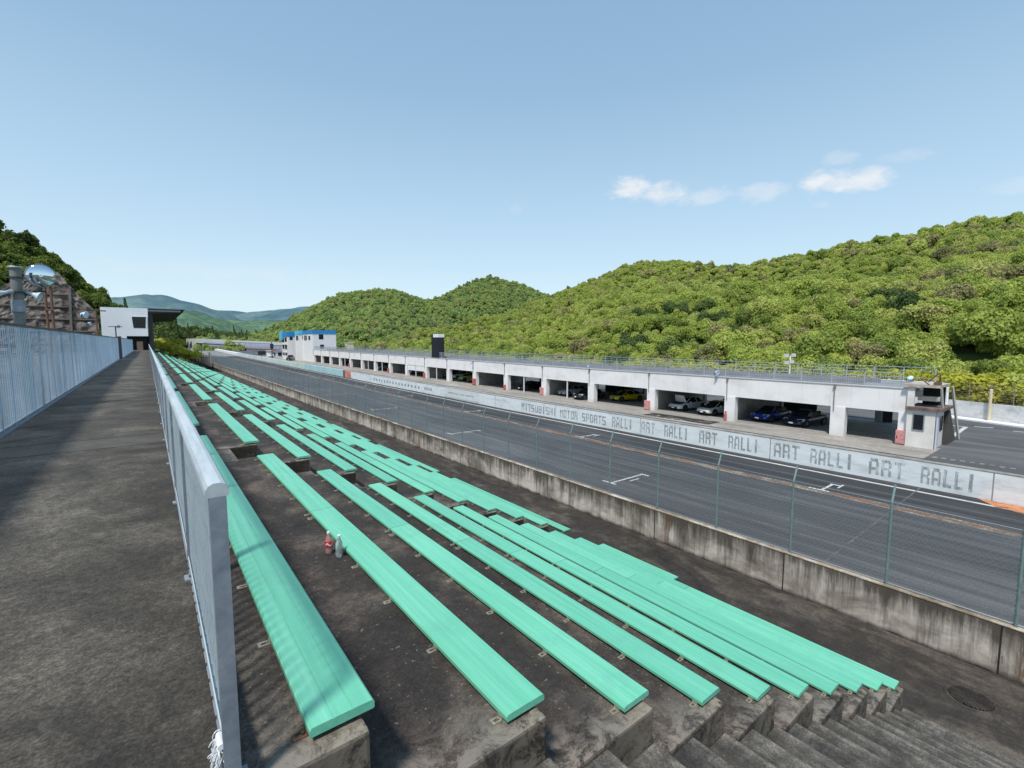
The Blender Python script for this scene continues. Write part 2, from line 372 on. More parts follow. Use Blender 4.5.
# painted markings
b = MB(); b.sheet(28.85, 29.05, [2.9,10,20,30,40]+list(range(60,240,20)), G+.014, zt); struct(b.build('edge_line', M['whiteline']))
b = MB(); b.sheet(25.15, 25.5, [-20,0,20,30,40]+list(range(60,220,20)), G+.014, zt); struct(b.build('rust_line', M['rustline']))
b = MB(); b.sheet(24.95, 25.62, [-20,0,20,30,40]+list(range(60,220,20)), G+.010, zt); struct(b.build('faded_line', M['paleline']))
b = MB(); b.sheet(18.9, 19.0, [-20,0,20,30,40]+list(range(60,220,20)), G+.010, zt); b.sheet(14.6,14.7, [-20,0,20,40,60,100,140], G+.010, zt); struct(b.build('pale_seam_lines', M['seam']))
for gy in range(7):
    y = 15.45+gy*16.1
    for (x0, x1, yy) in ((18.3, 20.9, y), (25.5, 27.0, y-7.0)):
        b = MB(); d = zt(yy)
        b.box(x0, x1, yy-.06, yy+.06, G+.014+d, G+.016+d); b.box(x0-.06, x0+.08, yy-.32, yy+.55, G+.018+d, G+.020+d); b.box(x1-.1, x1+.05, yy-.42, yy+.1, G+.018+d, G+.020+d)
        b.box(x0+1.0, x0+1.8, yy-.42, yy-.34, G+.014+d, G+.016+d)
        struct(b.build('grid_marking', M['whiteline']))
b = MB()
b.poly([(29.85,3.6,G+.02),(28.9,2.9,G+.02),(28.3,1.2,G+.02),(28.3,-6,G+.02),(29.88,-6,G+.02)]); struct(b.build('orange_marking', M['orange']))
b = MB(); b.poly([(15,5.46,G+.018),(15,5.38,G+.018),(29.8,5.56,G+.018),(29.8,5.64,G+.018)]); struct(b.build('diagonal_seam', M['seam']))
b = MB()
for p, q, w in (((47.2,7.4),(54.4,7.6),.28),((54.4,7.6),(54.3,11.0),.25),((55.6,6.1),(55.1,7.2),.25),((55.0,3.6),(54.8,4.9),.25),((62.5,14),(62.5,150),.2)):
    p = Vector((*p,0)); q = Vector((*q,0)); nn = (q-p).normalized().cross(Vector((0,0,1)))*w/2
    b.poly([tuple((p+nn)+Vector((0,0,G+.01))), tuple((p-nn)+Vector((0,0,G+.01))), tuple((q-nn)+Vector((0,0,G+.01))), tuple((q+nn)+Vector((0,0,G+.01)))])
struct(b.build('paddock_lines', M['whiteline']))
b = MB(); 
for k in range(9): b.box(38.4+random.uniform(-.15,.15), 38.75, 3.2+.42*k, 3.2+.42*k+.22, G+.008, G+.010)
struct(b.build('faded_dashes', M['paleline']))
m = worn('damp_patch', (.03,.028,.026), .5, .1, (1,.4,1), 2)
b = MB(); b.box(38.2,40.2,21.5,28.5,G+.013,G+.015); struct(b.build('damp_patch', m))
m = worn('drain_seam', (.06,.055,.05), .40, .15, (1,1,1), 2)
b = MB(); b.sheet(37.2,37.5,[7,20,40,100,200],G+.014,zt); struct(b.build('pit_lane_gutter', m))

# ------------------------------------------------------------------ walkway, tiers, stairs
b = MB(); b.box(-2.6, .17, -4, 118.6, -2.0, -1.6); struct(b.build('walkway', M['walk']))
b = MB(); b.box(-60, -2.62, -30, 125, -8, -1.75); struct(b.build('upper_terrace', M['asphalt']))
P = 8.97; NB = 13; PITCH = 1.019
def tz(i): return -1.655-.468*i
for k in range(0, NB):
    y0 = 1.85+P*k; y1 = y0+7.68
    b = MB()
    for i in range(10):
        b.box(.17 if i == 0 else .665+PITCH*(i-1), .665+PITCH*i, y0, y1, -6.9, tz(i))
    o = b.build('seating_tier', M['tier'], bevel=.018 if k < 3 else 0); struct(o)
for k in range(0, NB+1):
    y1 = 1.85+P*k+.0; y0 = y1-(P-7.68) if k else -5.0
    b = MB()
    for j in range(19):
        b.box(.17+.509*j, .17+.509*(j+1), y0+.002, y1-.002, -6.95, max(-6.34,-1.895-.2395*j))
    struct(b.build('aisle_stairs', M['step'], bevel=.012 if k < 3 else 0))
b = MB(); b.box(9.84, 12.50, -6, 125, -7.0, -6.335); struct(b.build('lower_walkway', M['lowground']))
b = MB(); b.box(.0,9.8, 118.7, 128, -7.0, -5.6); b.box(-2.6,2,118.7,140,-7,-1.9); struct(b.build('grass_bank', plain('bank_grass', (.055,.075,.03), .95, var=.5, scale=.8)))
# expansion joint between walkway and top tier, small rubble
dc = empty('drain_cover', (11.25, 1.2, -6.335), R(55), 'round rusty ribbed drain cover set in the stained lower concrete', 'drain cover')
b = MB(); b.lathe((0,0,0), [(.30,.0),(.30,.012),(.36,.016),(.37,.0)], 28); b.build('frame', M['lowground'], dc)
b = MB()
for k in range(-6, 7):
    w = math.sqrt(max(.01,.29**2-(k*.045)**2)); b.box(-w, w, k*.045-.011, k*.045+.011, .004, .026)
b.build('grate', M['lowground'], dc)

ORD = ['top','second','third','fourth','fifth','sixth','seventh','eighth','ninth','tenth','bottom']
BLK = ['nearest','second','third','fourth','fifth','sixth','seventh','eighth','ninth','tenth','eleventh','twelfth','farthest']
def board(L):
    """one extruded board: grooved top, rounded edges, hollow lip"""
    b = MB(); w = .275; h = .042
    prof = [(0,.006),(.004,.0),(w-.004,0),(w,.006),(w,h-.012),(w-.010,h-.001),(w-.05,h),(w*.66,h),(w*.655,h-.003),(w*.645,h-.003),(w*.64,h),(w*.36,h),(w*.355,h-.003),(w*.345,h-.003),(w*.34,h),(.05,h),(.010,h-.001),(0,h-.012)]
    n = len(prof)
    b.v += [(x,0,z) for x,z in prof]+[(x,L,z) for x,z in prof]
    for i in range(n):
        j = (i+1) % n; b.face((i, j, n+j, n+i))
    b.face(tuple(reversed(range(n)))); b.face(tuple(n+i for i in range(n)))
    return b
def bracket_mb():
    b = MB(); b.box(-.055,.05,-.022,-.009,0,.006); b.box(-.055,.05,.009,.022,0,.006); b.box(-.055,-.04,-.009,.009,0,.006); b.box(-.004,.05,-.009,.009,0,.006); b.box(0,.03,-.022,.022,.006,.024)
    b.lathe((-.012,0,.006), [(.007,0),(.007,.008)], 6)
    return b
bench = empty('bench', (0,0,0)); tag(bench, None, 'bench', 'green benches on the grandstand tiers')
LB = 7.52; JT = 3.97
board(JT-.009).build('seat_board', M['bench'], bench); o = board(LB-JT).build('seat_board', M['bench'], bench); o.location = (0,JT,0)
bk = []
ysb = [.07+.76*k for k in range(6)]; ysb = [y for y in ysb if y < JT-.1]+[JT-.07, JT+.07]+[JT+.07+.74*k for k in range(1,5)]+[LB-.07]
for yb in ysb:
    o = bracket_mb().build('bracket', M['bracket'], bench); o.location = (0,yb,-.024); bk.append(o)
for o in bk[1:]: o.data = bk[0].data
bm0 = bpy.data.meshes
bk[0].data.materials[0] = M['bracket']
kids = children(bench); far_kids = [c for c in kids if c.name.startswith('seat_board')]
first = True
for k in range(NB):
    for i in range(11):
        if i == 10 and k == 0: continue
        if first: o = bench; first = False
        elif k < 5: o = copy_thing(bench, kids)
        else: o = copy_thing(bench, far_kids)
        o.location = (.44+PITCH*i+random.uniform(-.004,.004), 1.93+P*k, tz(i)+.025)
        row = ORD[i]+' tier'
        if k == 0: w = 'green bench on the %s of the nearest block, beside the bottom-right stairs'
        elif k == 12: w = 'green bench on the %s, farthest block beside the bushes'
        else: w = 'green bench on the %%s, %s block away from the camera' % BLK[k]
        o['label'] = (w % row) if i not in (0, 10) else (w % (row+(' by the railing' if i == 0 else ' by the lower path'))).replace(' of the nearest block, beside the bottom-right stairs', ' in the nearest block')
t = empty('bench', (.44+PITCH*10, 6.83, tz(10)+.025), 0, 'short half-length green bench lowest of the nearest block, on the lower path', 'bench', 'green benches on the grandstand tiers')
for c in kids:
    if c.location.y > JT-.01:
        if c.name.startswith('seat_board'): d = board(2.62).build('seat_board', M['bench'], t); continue
        if c.location.y-JT > 2.5: continue
        d = c.copy(); COL.objects.link(d); d.parent = t; d.location = (c.location.x, c.location.y-JT, c.location.z)
# rusty first bracket of the nearest top bench
for c in children(bench):
    if c.name == 'bracket':
        c.data = c.data.copy(); c.data.materials[0] = M['rusty']; tag(c, 'rusty brown bracket sticking out from the bench end')

# ------------------------------------------------------------------ bottles
def bottle(name, loc, mats, label, lean=0, lab=True):
    t = empty(name, loc, 0, label, 'bottle')
    b = MB(); b.lathe((0,0,0), [(.022,0),(.031,.006),(.033,.03),(.031,.06),(.033,.085),(.033,.13),(.030,.155),(.018,.185),(.0125,.20),(.0125,.212)], 20)
    b.build('body', mats[0], t, smooth=True)
    b = MB(); b.lathe((0,0,0), [(.015,.210),(.015,.228),(.013,.231)], 16); b.build('cap', mats[1], t)
    if lab:
        b = MB(); b.lathe((0,0,0), [(.0338,.075),(.0342,.08),(.0342,.135),(.0338,.14)], 20); l = b.build('wrapper', mats[2], t, smooth=True)
        b = MB()
        for k in range(10):   # pale band printed across the wrapper
            a0 = R(200+k*11); a1 = R(211+k*11); z = .098+.012*math.sin(k*.7)
            b.poly([(.0346*math.cos(a0),.0346*math.sin(a0),z),(.0346*math.cos(a1),.0346*math.sin(a1),z+.003),(.0346*math.cos(a1),.0346*math.sin(a1),z+.017),(.0346*math.cos(a0),.0346*math.sin(a0),z+.014)])
        b.build('printed_band', M['white'], l)
    t.rotation_euler = (lean, 0, 0); return t
m, nt, bb = new_mat('clear_plastic'); bb.inputs['Base Color'].default_value = (.8,.9,.93,1); bb.inputs['Roughness'].default_value = .08; bb.inputs['Transmission Weight'].default_value = .75; bb.inputs['IOR'].default_value = 1.33
m2, nt, bb = new_mat('red_tinted_plastic'); bb.inputs['Base Color'].default_value = (.62,.35,.34,1); bb.inputs['Roughness'].default_value = .12; bb.inputs['Transmission Weight'].default_value = .45
red = plain('bottle_red', (.55,.03,.035), .4)
bottle('drink_bottle', (1.325,4.72,tz(1)), (m2, M['white'], red), 'small bottle with red wrapper standing on the dark concrete by a green bench')
bottle('empty_bottle', (1.385,4.60,tz(1)), (m, M['white'], red), 'clear empty bottle beside the red one against the green bench', R(6), lab=False)

# ------------------------------------------------------------------ near railing
def railing_section(y0, y1, label, post0=True, near=False):
    t = empty('metal_railing', (.16, y0, -1.6), 0, label, 'railing', 'railing sections along the walkway')
    L = y1-y0
    b = MB(); prof = [(-.034,-.034),(.034,-.034),(.037,-.026),(.035,-.010),(.026,.006),(.012,.014),(-.012,.014),(-.026,.006),(-.035,-.010),(-.037,-.026)]
    n = len(prof); b.v += [(x,0,1.106+z) for x,z in prof]+[(x,L,1.106+z) for x,z in prof]
    for i in range(n): b.face((i,(i+1)%n,n+(i+1)%n,n+i))
    b.face(tuple(reversed(range(n)))); b.face(tuple(n+i for i in range(n)))
    b.build('top_rail', M['rail'], t)
    b = MB(); b.box(-.018,.018,.03,L-.01,.10,.135); b.box(-.024,-.019,.03,L-.01,.06,.16); b.build('bottom_rail', M['rail'], t)
    b = MB()
    y = .12
    while y < L-.05:
        b.box(-.011,.011,y-.0055,y+.0055,.135,1.072); y += .092
    b.build('balusters', M['rail'], t)
    y = .0
    while y < L-.3:
        b = MB(); b.box(-.026,.026,y,y+.034,.0,1.072); b.box(-.05,.05,y-.03,y+.06,0,.012); b.build('post', M['galv'], t); y += 1.89
    if near:
        b = MB()
        for k in range(14): b.lathe((-.024,.25+.13*k,.11), [(.007,0),(.007,-.008)], 6, 'x')
        b.build('bolts', M['bolt'], t)
    return t
ys = [1.85+9.45*k for k in range(13)]
LBR = ['nearest stretch of pale metal railing, its square end post in the foreground'] + ['pale metal railing, %s stretch from the camera along the walkway' % BLK[k] for k in range(1,12)]
for k in range(12): railing_section(ys[k]+(.0 if k == 0 else .02), ys[k+1]-.03, LBR[k], near=(k==0))
# frayed white twine tied to the foot of the end post
b = MB()
for k in range(90):
    a = Vector((.125+random.uniform(-.01,.012), 1.9+random.uniform(-.02,.05), -1.43-random.uniform(0,.10)))
    p = a
    d = Vector((random.uniform(-.6,.15), random.uniform(-.5,.5), random.uniform(-1.1,.1))).normalized()
    for s_ in range(4):
        q = p+d*random.uniform(.007,.016); b.tube(p, q, .0022, 4, cap=False); p = q; d = (d+Vector((random.uniform(-.5,.5),random.uniform(-.5,.5),-.5))).normalized()
b.tube((.128,1.86,-1.44),(.128,1.93,-1.44),.012,8)
tag(b.build('frayed_twine', plain('white_twine', (.72,.74,.76), .9)), 'frayed white plastic twine tied to the foot of the railing end post', 'twine')

# ------------------------------------------------------------------ left fence
def left_fence(y0, y1, x, label, skip=0):
    t = empty('mesh_fence', (x, y0, -1.6), 0, label, 'fence'); L = y1-y0; H = 1.93
    b = MB()
    z = .10
    while z < H-.03: b.box(-.003,.003,0,L,z,z+.009); z += .026
    y = 0
    while y < L: b.box(-.012,-.004,y,y+.007,.06,H-.02); y += .165
    b.build('mesh', M['bluemesh'], t)
    b = MB(); b.box(-.015,.015,0,L,H-.03,H+.02); b.build('top_rail', M['darksteel'], t)
    b = MB(); b.box(-.022,.012,0,L,.035,.085); b.box(-.07,.05,0,L,0,.034); b.build('bottom_rail', M['galv'], t)
    y = .6; 
    while y < L:
        b = MB(); b.box(.006,.018,y,y+.04,.034,H-.031); b.build('post', M['bluemesh'], t); y += 1.0
    return t
left_fence(-3, 54, -2.05, 'long pale blue mesh fence with dark top rail lining the walkway')
left_fence(56, 100, -1.95, 'far end section of blue mesh fence before the white building')
gp = empty('gate_post', (-1.98,55,-1.6), 0, 'dark square gate post between the two blue fence sections', 'gate post')
b = MB(); b.box(-.12,.12,-.2,.2,0,2.0); b.build('post', M['darksteel'], gp); b = MB(); b.box(-.14,.14,-.22,.22,2.0,2.06); b.build('cap', M['darksteel'], gp)
sg = empty('notice_plate', (-2.0,14.9,-.42), 0, 'small blank white plate fixed to the blue mesh fence', 'sign')
b = MB(); b.box(-.004,.004,-.24,.24,-.13,.16); b.build('plate', M['white'], sg)
b = MB(); 
for y in (-.18,.18): b.lathe((.004,y,.12), [(.012,0),(.012,.006)], 8, 'x')
b.build('screws', M['bolt'], sg)

# ------------------------------------------------------------------ mirror, poles, horns, lamps on the left
pl = empty('utility_pole', (-2.32,15.7,-1.6), 0, 'stout grey pole with metal bands behind the blue fence', 'pole')
polem = plain('weathered_pole', (.16,.17,.16), .75, .1, .3, 3)
b = MB(); b.tube((0,0,0),(0,0,3.3),.105,18,.10); b.build('shaft', polem, pl, smooth=False)
b = MB(); b.lathe((0,0,3.3), [(.125,-.03),(.135,.0),(.12,.02)], 18); b.build('cap', M['galv'], pl)
b = MB(); b.lathe((0,0,2.28), [(.122,0),(.126,.005),(.126,.27),(.122,.275)], 18); b.build('sleeve', M['galv'], pl)
for z in (2.72,3.05):
    b = MB(); b.lathe((0,0,z), [(.122,0),(.122,.03)], 18); b.build('band', M['darksteel'], pl)
mr = empty('traffic_mirror', (-1.98,16.3,1.60), R(14), 'round convex traffic mirror clamped beside the grey pole', 'mirror')
mr.rotation_euler = (R(4),0,R(10))
b = MB(); prof = [(.405*math.sin(t*R(90)/12) , -.13*math.cos(t*R(90)/12)) for t in range(12,-1,-1)]
b.v = []; b.lathe((0,0,0), [(r_*.66,h_*.66) for r_,h_ in prof], 48, 'y'); b.build('mirror_face', M['mirror'], mr, smooth=True)
b = MB(); b.lathe((0,0,0), [(.264,-.005),(.28,-.012),(.283,.0),(.27,.015),(.20,.04),(.05,.07)], 48, 'y'); b.build('back_shell', M['galv'], mr, smooth=True)
b = MB(); b.tube((0,.06,0),(-.3,.0,-.1),.016); b.tube((0,.06,-.12),(-.3,-.02,-.16),.014); b.build('bracket', M['darksteel'], mr)
b = MB(); b.tube((0,.06,-.15),(0,.06,-.36),.015); b.box(-.07,.07,.03,.09,-.40,-.355); b.build('lower_arm', M['darksteel'], mr)
rp = empty('rusty_posts', (-2.25,19.3,-1.6), 0, 'pair of thin rusty pipes rising behind the blue fence right of the mirror', 'post')
for dx, h in ((-.03,3.85),(.09,3.55)):
    b = MB(); b.tube((dx,0,0),(dx,0,h),.032,8); b.build('pipe', M['rusty'], rp)
b = MB(); b.box(-.07,.13,-.05,.05,2.5,2.56); b.box(-.07,.13,-.05,.05,3.2,3.26); b.build('clamp', M['rusty'], rp)
hornm = plain('horn_speaker_grey', (.50,.58,.60), .45)
def horn(loc, d, label, s_=1):
    t = empty('horn_loudspeaker', loc, 0, label, 'loudspeaker')
    t.rotation_euler = Vector(d).to_track_quat('Y','Z').to_euler()
    b = MB(); b.lathe((0,0,0), [(.05*s_,-.12*s_),(.055*s_,0),(.07*s_,.05*s_),(.10*s_,.16*s_),(.17*s_,.27*s_),(.20*s_,.31*s_),(.19*s_,.30*s_),(.09*s_,.15*s_)], 20, 'y'); b.build('horn', hornm, t, smooth=True)
    b = MB(); b.lathe((0,0,0), [(.07*s_,-.22*s_),(.075*s_,-.2*s_),(.075*s_,-.11*s_),(.05*s_,-.10*s_)], 14, 'y'); b.build('driver', M['galv'], t)
    b = MB(); b.tube((0,-.05,0),(0,-.05,-.14),.012); b.build('mount', M['darksteel'], t)
    return t
horn((-2.12,15.75,1.12), (1,-.2,-.4), 'right-pointing grey horn loudspeaker under the convex mirror', .62)
horn((-2.5,15.5,1.10), (-.85,-.45,-.25), 'left-pointing grey horn loudspeaker on the stout pole, cut by the frame', .7)
lampw = plain('lamp_shell', (.52,.66,.80), .3)
def lamp(loc, d, label, s_=1, pole=None):
    t = empty('floodlight', loc, 0, label, 'floodlight')
    t.rotation_euler = Vector(d).to_track_quat('Y','Z').to_euler()
    b = MB(); b.lathe((0,0,0), [(.10*s_,-.22*s_),(.13*s_,-.15*s_),(.2*s_,0),(.27*s_,.10*s_),(.26*s_,.12*s_),(.20*s_,.10*s_)], 18, 'y'); b.build('reflector', lampw, t, smooth=True)
    b = MB(); b.box(-.29*s_,-.27*s_,-.03,.03,-.2*s_,.05*s_); b.box(.27*s_,.29*s_,-.03,.03,-.2*s_,.05*s_); b.box(-.29*s_,.29*s_,-.03,.03,-.22*s_,-.2*s_); b.build('yoke', M['darksteel'], t)
    if pole:
        q = empty('lamp_post', (pole[0],pole[1],-1.6), 0, pole[3], 'lamp post')
        b = MB(); b.tube((0,0,0),(0,0,pole[2]),.055,10,.045); b.build('shaft', M['rusty'] if pole[4] else M['darksteel'], q)
        b = MB(); b.box(-.5,.5,-.03,.03,pole[2]-.08,pole[2]-.02); b.build('crossarm', M['darksteel'], q)
    return t
lamp((-2.62,34.5,1.45), (.9,-.4,-.15), 'upper pale blue floodlight in front of the rock wall', .75, (-2.5,40.0,3.6,'thin rusty lamp post in front of the rock wall',True))
lamp((-2.5,35.2,1.0), (.8,-.5,-.2), 'lower small floodlight in front of the rock wall', .38)
lamp((-2.1,57,1.4), (.6,-.8,-.1), 'floodlight on the dark post by the white building', .6, (-2.25,56.5,3.0,'short dark lamp post by the gap in the blue fence',False))

# ------------------------------------------------------------------ retaining wall and chain-link fence
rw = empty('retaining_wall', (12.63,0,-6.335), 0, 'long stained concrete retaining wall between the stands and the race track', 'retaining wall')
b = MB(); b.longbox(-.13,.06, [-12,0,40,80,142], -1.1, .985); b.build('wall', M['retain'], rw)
b = MB(); b.longbox(-.14,.07, [-12,0,40,80,142], .987, 1.005)
capm = stained('wall_cap_concrete', (.12,.085,.06), (.33,.27,.20), (.60,.54,.45), (1,.6,1), 14, grain_amt=.4)[0]
b.build('cap', capm, rw)
cf = empty('chain_link_fence', (12.62,0,-5.328), 0, 'tall chain link fence on the retaining wall with posts bent toward the track', 'fence')
H = 1.85; Y0 = -8; Y1 = 142
b = MB(); 
def wire(b, a, c, r):
    a = Vector(a); c = Vector(c); d = (c-a).normalized(); u = Vector((1,0,0)); w = d.cross(u)
    o = len(b.v)
    for p in (a, c):
        for k in (0,1,2): t = 2*math.pi*k/3; b.v.append(tuple(p+u*r*math.cos(t)+w*r*math.sin(t)))
    for k in range(3): b.face((o+k, o+(k+1)%3, o+3+(k+1)%3, o+3+k))
y = Y0
while y < 60:
    wire(b, (0,y,.02), (0,y+H*1.0,H), .0034); wire(b, (.002,y+H*1.0,.02), (.002,y,H), .0034); y += .10
while y < Y1:
    wire(b, (0,y,.02), (0,y+H*1.0,H), .0045); wire(b, (.002,y+H*1.0,.02), (.002,y,H), .0045); y += .18
b.build('chain_link_mesh', M['wire'], cf)
b = MB(); b.tube((0,Y0,H),(0,Y1,H),.008,6); b.tube((0,Y0,.03),(0,Y1,.03),.012,6); b.tube((0,Y0,.92),(0,Y1,.92),.004,4)
for z_, x_ in ((2.0,.04),(2.15,.115)): b.tube((x_,Y0,z_),(x_,Y1,z_),.005,4)
b.build('strand_wires', M['wire'], cf)
pm = MB(); pm.tube((0,0,0),(0,0,1.86),.027,8); pm.tube((0,0,1.85),(.16,0,2.20),.024,8); pm.lathe((.16,0,2.20), [(.028,-.01),(.028,.01)], 8)
p0 = pm.build('post', M['fencepost'], cf); p0.location = (-.03,.85,0)
for k in range(-4, 73):
    if k == 0: continue
    o = p0.copy(); COL.objects.link(o); o.parent = cf; o.location = (-.03,.85+1.965*k,0)

# ------------------------------------------------------------------ pit wall barrier with its lettering
ba = empty('pit_wall', (29.9,0,G), 0, 'long pale painted concrete pit wall with faded grey lettering', 'barrier')
YB = [-14,0,20,40,60,80,88.2]
b = MB(); b.longbox(0,.34, YB, -.1, 1.285, zt); b.build('wall', M['barrier'], ba)
b = MB(); b.longbox(-.01,.36, YB, 1.287, 1.33, zt); b.build('cap', M['barrier_top'], ba)
def sect(name, y0, y1, m_, lab=None):
    b = MB(); b.longbox(-.02,.34,[y0]+[y for y in range(100,240,20) if y0<y<y1]+[y1], -.1, 1.32, zt); o = b.build(name, m_, ba)
    if lab: tag(o, lab)
sect('banner_wall', 88.21, 91.6, plain('salmon_banner', (.55,.23,.17), .7, 0, .3, .8), 'salmon red end of the pit wall')
sect('banner_wall', 91.61, 92.6, plain('dark_gap', (.08,.08,.08), .7))
sect('banner_wall', 92.61, 121, plain('pale_cyan_banner', (.40,.60,.63), .6, 0, .12, .3), 'pale cyan banner stretch of the pit wall')
sect('banner_wall', 121.01, 150, plain('pale_green_banner', (.55,.68,.62), .6, 0, .12, .3), 'pale green stretch of the pit wall')
sect('banner_wall', 150.01, 232, plain('pale_blue_banner', (.58,.66,.68), .6, 0, .1, .3), 'far pale stretch of the pit wall')
GL = {
 'A': [(0,0,.28,.8),(.72,0,1,.8),(.12,.8,.88,1),(.28,.3,.72,.45)], 'R': [(0,0,.28,1),(.28,.83,.85,1),(.72,.52,1,.88),(.28,.4,.85,.54),(.7,0,1,.4)],
 'T': [(0,.83,1,1),(.36,0,.64,.83)], 'L': [(.05,0,.38,1),(.38,0,.95,.17)], 'I': [(.3,0,.7,1)], 'M': [(0,0,.24,1),(.76,0,1,1),(.24,.6,.42,.95),(.58,.6,.76,.95),(.42,.45,.58,.75)],
 'S': [(0,.83,1,1),(0,.5,.28,.83),(0,.42,1,.57),(.72,.17,1,.42),(0,0,1,.17)], 'U': [(0,.1,.28,1),(.72,.1,1,1),(.1,0,.9,.17)], 'B': [(0,0,.28,1),(.28,.83,.9,1),(.28,.43,.9,.57),(.28,0,.9,.17),(.74,.1,1,.45),(.74,.55,1,.9)],
 'H': [(0,0,.28,1),(.72,0,1,1),(.28,.42,.72,.58)], 'O': [(0,.1,.28,.9),(.72,.1,1,.9),(.1,.84,.9,1),(.1,0,.9,.16)], 'P': [(0,0,.28,1),(.28,.83,.9,1),(.28,.4,.9,.56),(.72,.5,1,.88)], ' ': []}
def word(txt, yl, yr, mat_, h=.92, z0=.22):
    """yl (left end, larger Y) to yr, on the track side face"""
    n = len(txt); span = (yl-yr)*(1.10 if len(txt) < 6 else 1.0); cell = span/n; w = cell*.80
    b = MB(); yl -= .02; 
    for i, ch in enumerate(txt):
        s0 = yl-i*cell-cell*.13
        dz = zt(s0)
        for (x0,q0,x1,q1) in GL[ch]:
            ja = random.uniform(-.01,.01)
            b.poly([(-.006,s0-x0*w,z0+q0*h+dz+ja),(-.006,s0-x1*w,z0+q0*h+dz+ja),(-.006,s0-x1*w,z0+q1*h+dz+ja),(-.006,s0-x0*w,z0+q1*h+dz+ja)])
    return b.build('lettering', mat_, ba)
for t_, a_, c_, f_ in (('RALLI',5.71,3.86,0),('ART',7.85,6.40,0),('RALLI',10.64,8.66,1),('ART',12.64,11.26,0),('RALLI',15.48,13.64,0),('ART',17.56,16.3,0),('RALLI',20.34,18.51,0),('ART',22.42,21.2,1),('RALLI',25.29,23.37,0),('MOTOR SPORTS',31.5,25.9,0),('MITSUBISHI',37.2,31.9,0)):
    word(t_, a_, c_, M['letters_faint'] if f_ else M['letters'], .86 if a_ < 26 else .74)
b = MB(); b.longbox(-.03,-.008,[44.9,52.8],.12,1.27,zt); o = b.build('board', plain('white_board', (.62,.66,.67), .6, 0, .1, 1), ba)
b = MB()
for k in range(26):
    y = 46+.23*k; 
    if k in (8,14): continue
    b.box(-.036,-.032,y,y+.13,.62+.02*math.sin(k)+zt(y),.78+zt(y))
b.build('lettering', M['letters'], ba)
b = MB()
for k in range(7): y = 56.3+.33*k; b.box(-.008,-.004,y,y+.2,.45+zt(y),.85+zt(y))
b.build('lettering', M['letters_faint'], ba)
b = MB()
for k in range(16): y = 60+1.1*k; b.box(-.008,-.004,y,y+.45,.45+zt(y),.8+zt(y))
b.build('lettering', M['letters_faint'], ba)
# ------------------------------------------------------------------ pit garages
PC = [12.95+8.45*k for k in range(18)]        # pillar centres
ZB = 2.24; ZTOP = 3.93; XF = 41.5; XB = 52.0
ga = empty('pit_garage_building', (0,0,G), 0, 'long low white pit garage block with open bays and a railed roof terrace', 'garage building')
YG = [9.3]+[round(p,2) for p in PC]
b = MB(); b.longbox(XF, XF+.35, [8.85]+PC, ZB, ZTOP, zt); b.build('front_beam', M['garwall'], ga)
b = MB(); b.longbox(XF-.06, XF+.40, [8.8]+PC, ZTOP+.002, ZTOP+.07, zt); b.build('parapet_cap', plain('parapet_cap', (.50,.49,.48), .8), ga)
b = MB(); b.longbox(XB-.35, XB, [8.85]+PC, ZB+.25, ZTOP-.1, zt); b.build('rear_beam', M['garwall'], ga)
b = MB(); b.longbox(XF+.352, XB-.352, [8.85]+PC, ZTOP-.32, ZTOP-.12, zt)
b.mi = [0]*len(b.f)
o = b.build('roof_slab', M['roofdeck'], ga)
b = MB(); b.longbox(XF+.36, XB-.36, [8.9]+PC, ZTOP-.36, ZTOP-.325, zt); b.build('ceiling', M['ceil'], ga)
for p in PC:
    d = zt(p)
    b = MB(); b.box(XF-.05, XF+.55, p-.48, p+.48, 0, ZB+d, 0, 0); b.v = [(x,y,z+(d if z < .01 else 0)) for x,y,z in b.v]
    b.build('pillar', M['garwall'], ga)
    b = MB(); b.box(XB-.5, XB+.0, p-.25, p+.25, d, ZB+d+.5); b.build('rear_pillar', M['garinner'], ga)
    b = MB(); b.tube((XF-.09,p+.28,1.9+d),(XF-.09,p+.28,ZTOP+.02+d),.035,8); b.box(XF-.16,XF-.02,p+.20,p+.36,ZTOP-.25+d,ZTOP-.05+d); b.build('downpipe', M['brownpipe'], ga)
b = MB(); b.box(XF-.02, XF+.5, 8.72, 9.28, 0, ZB); b.box(XF,XF+.35,8.86,9.28,ZB+.001,ZB+.002); b.build('pillar', M['garwall'], ga)
for i in (1,2,4,6,8,10,12,13,15,17):
    p = PC[i]; d = zt(p)
    b = MB(); b.box(XF+.56, XB-.51 if i not in (5,7) else XB-3, p-.10, p+.10, d, ZTOP-.37+d); b.build('partition_wall', M['garinner'], ga)
for i in (4, 5, 8, 9, 11, 12, 14):        # thin white post in the middle of a bay
    y = PC[i]-4.1 if i not in (4,) else PC[4]-4.3
    d = zt(y)
    b = MB(); b.box(XF+.05, XF+.17, y-.06, y+.06, d, ZB+d); b.build('bay_post', M['white'], ga)
shut = plain('dark_roller_shutter', (.035,.037,.04), .6, .2)
for (i, a, c) in ((0,3.2,5.4),(1,5.0,7.8),(4,0.3,6.5),(5,.3,7.8),(6,.3,4.0),(7,.3,7.8),(8,.3,6),(9,.3,7.8),(10,.3,6),(11,.3,7.8),(12,.3,7.8),(13,.3,7.8),(14,.3,7.8),(15,.3,7.8),(16,.3,7.8)):
    y0 = (PC[i-1] if i else 8.8)+.3; y1 = y0+(c if i else c-1.6); y0 += a-.3; d = zt(y0)
    if y1 > y0+.5:
        b = MB(); 
        for q in range(11): b.box(XB-.20-.02*(q%2), XB-.14, y0, y1, .02+.22*q+d, .24+.22*q+d)
        b.build('rear_shutter', shut, ga)
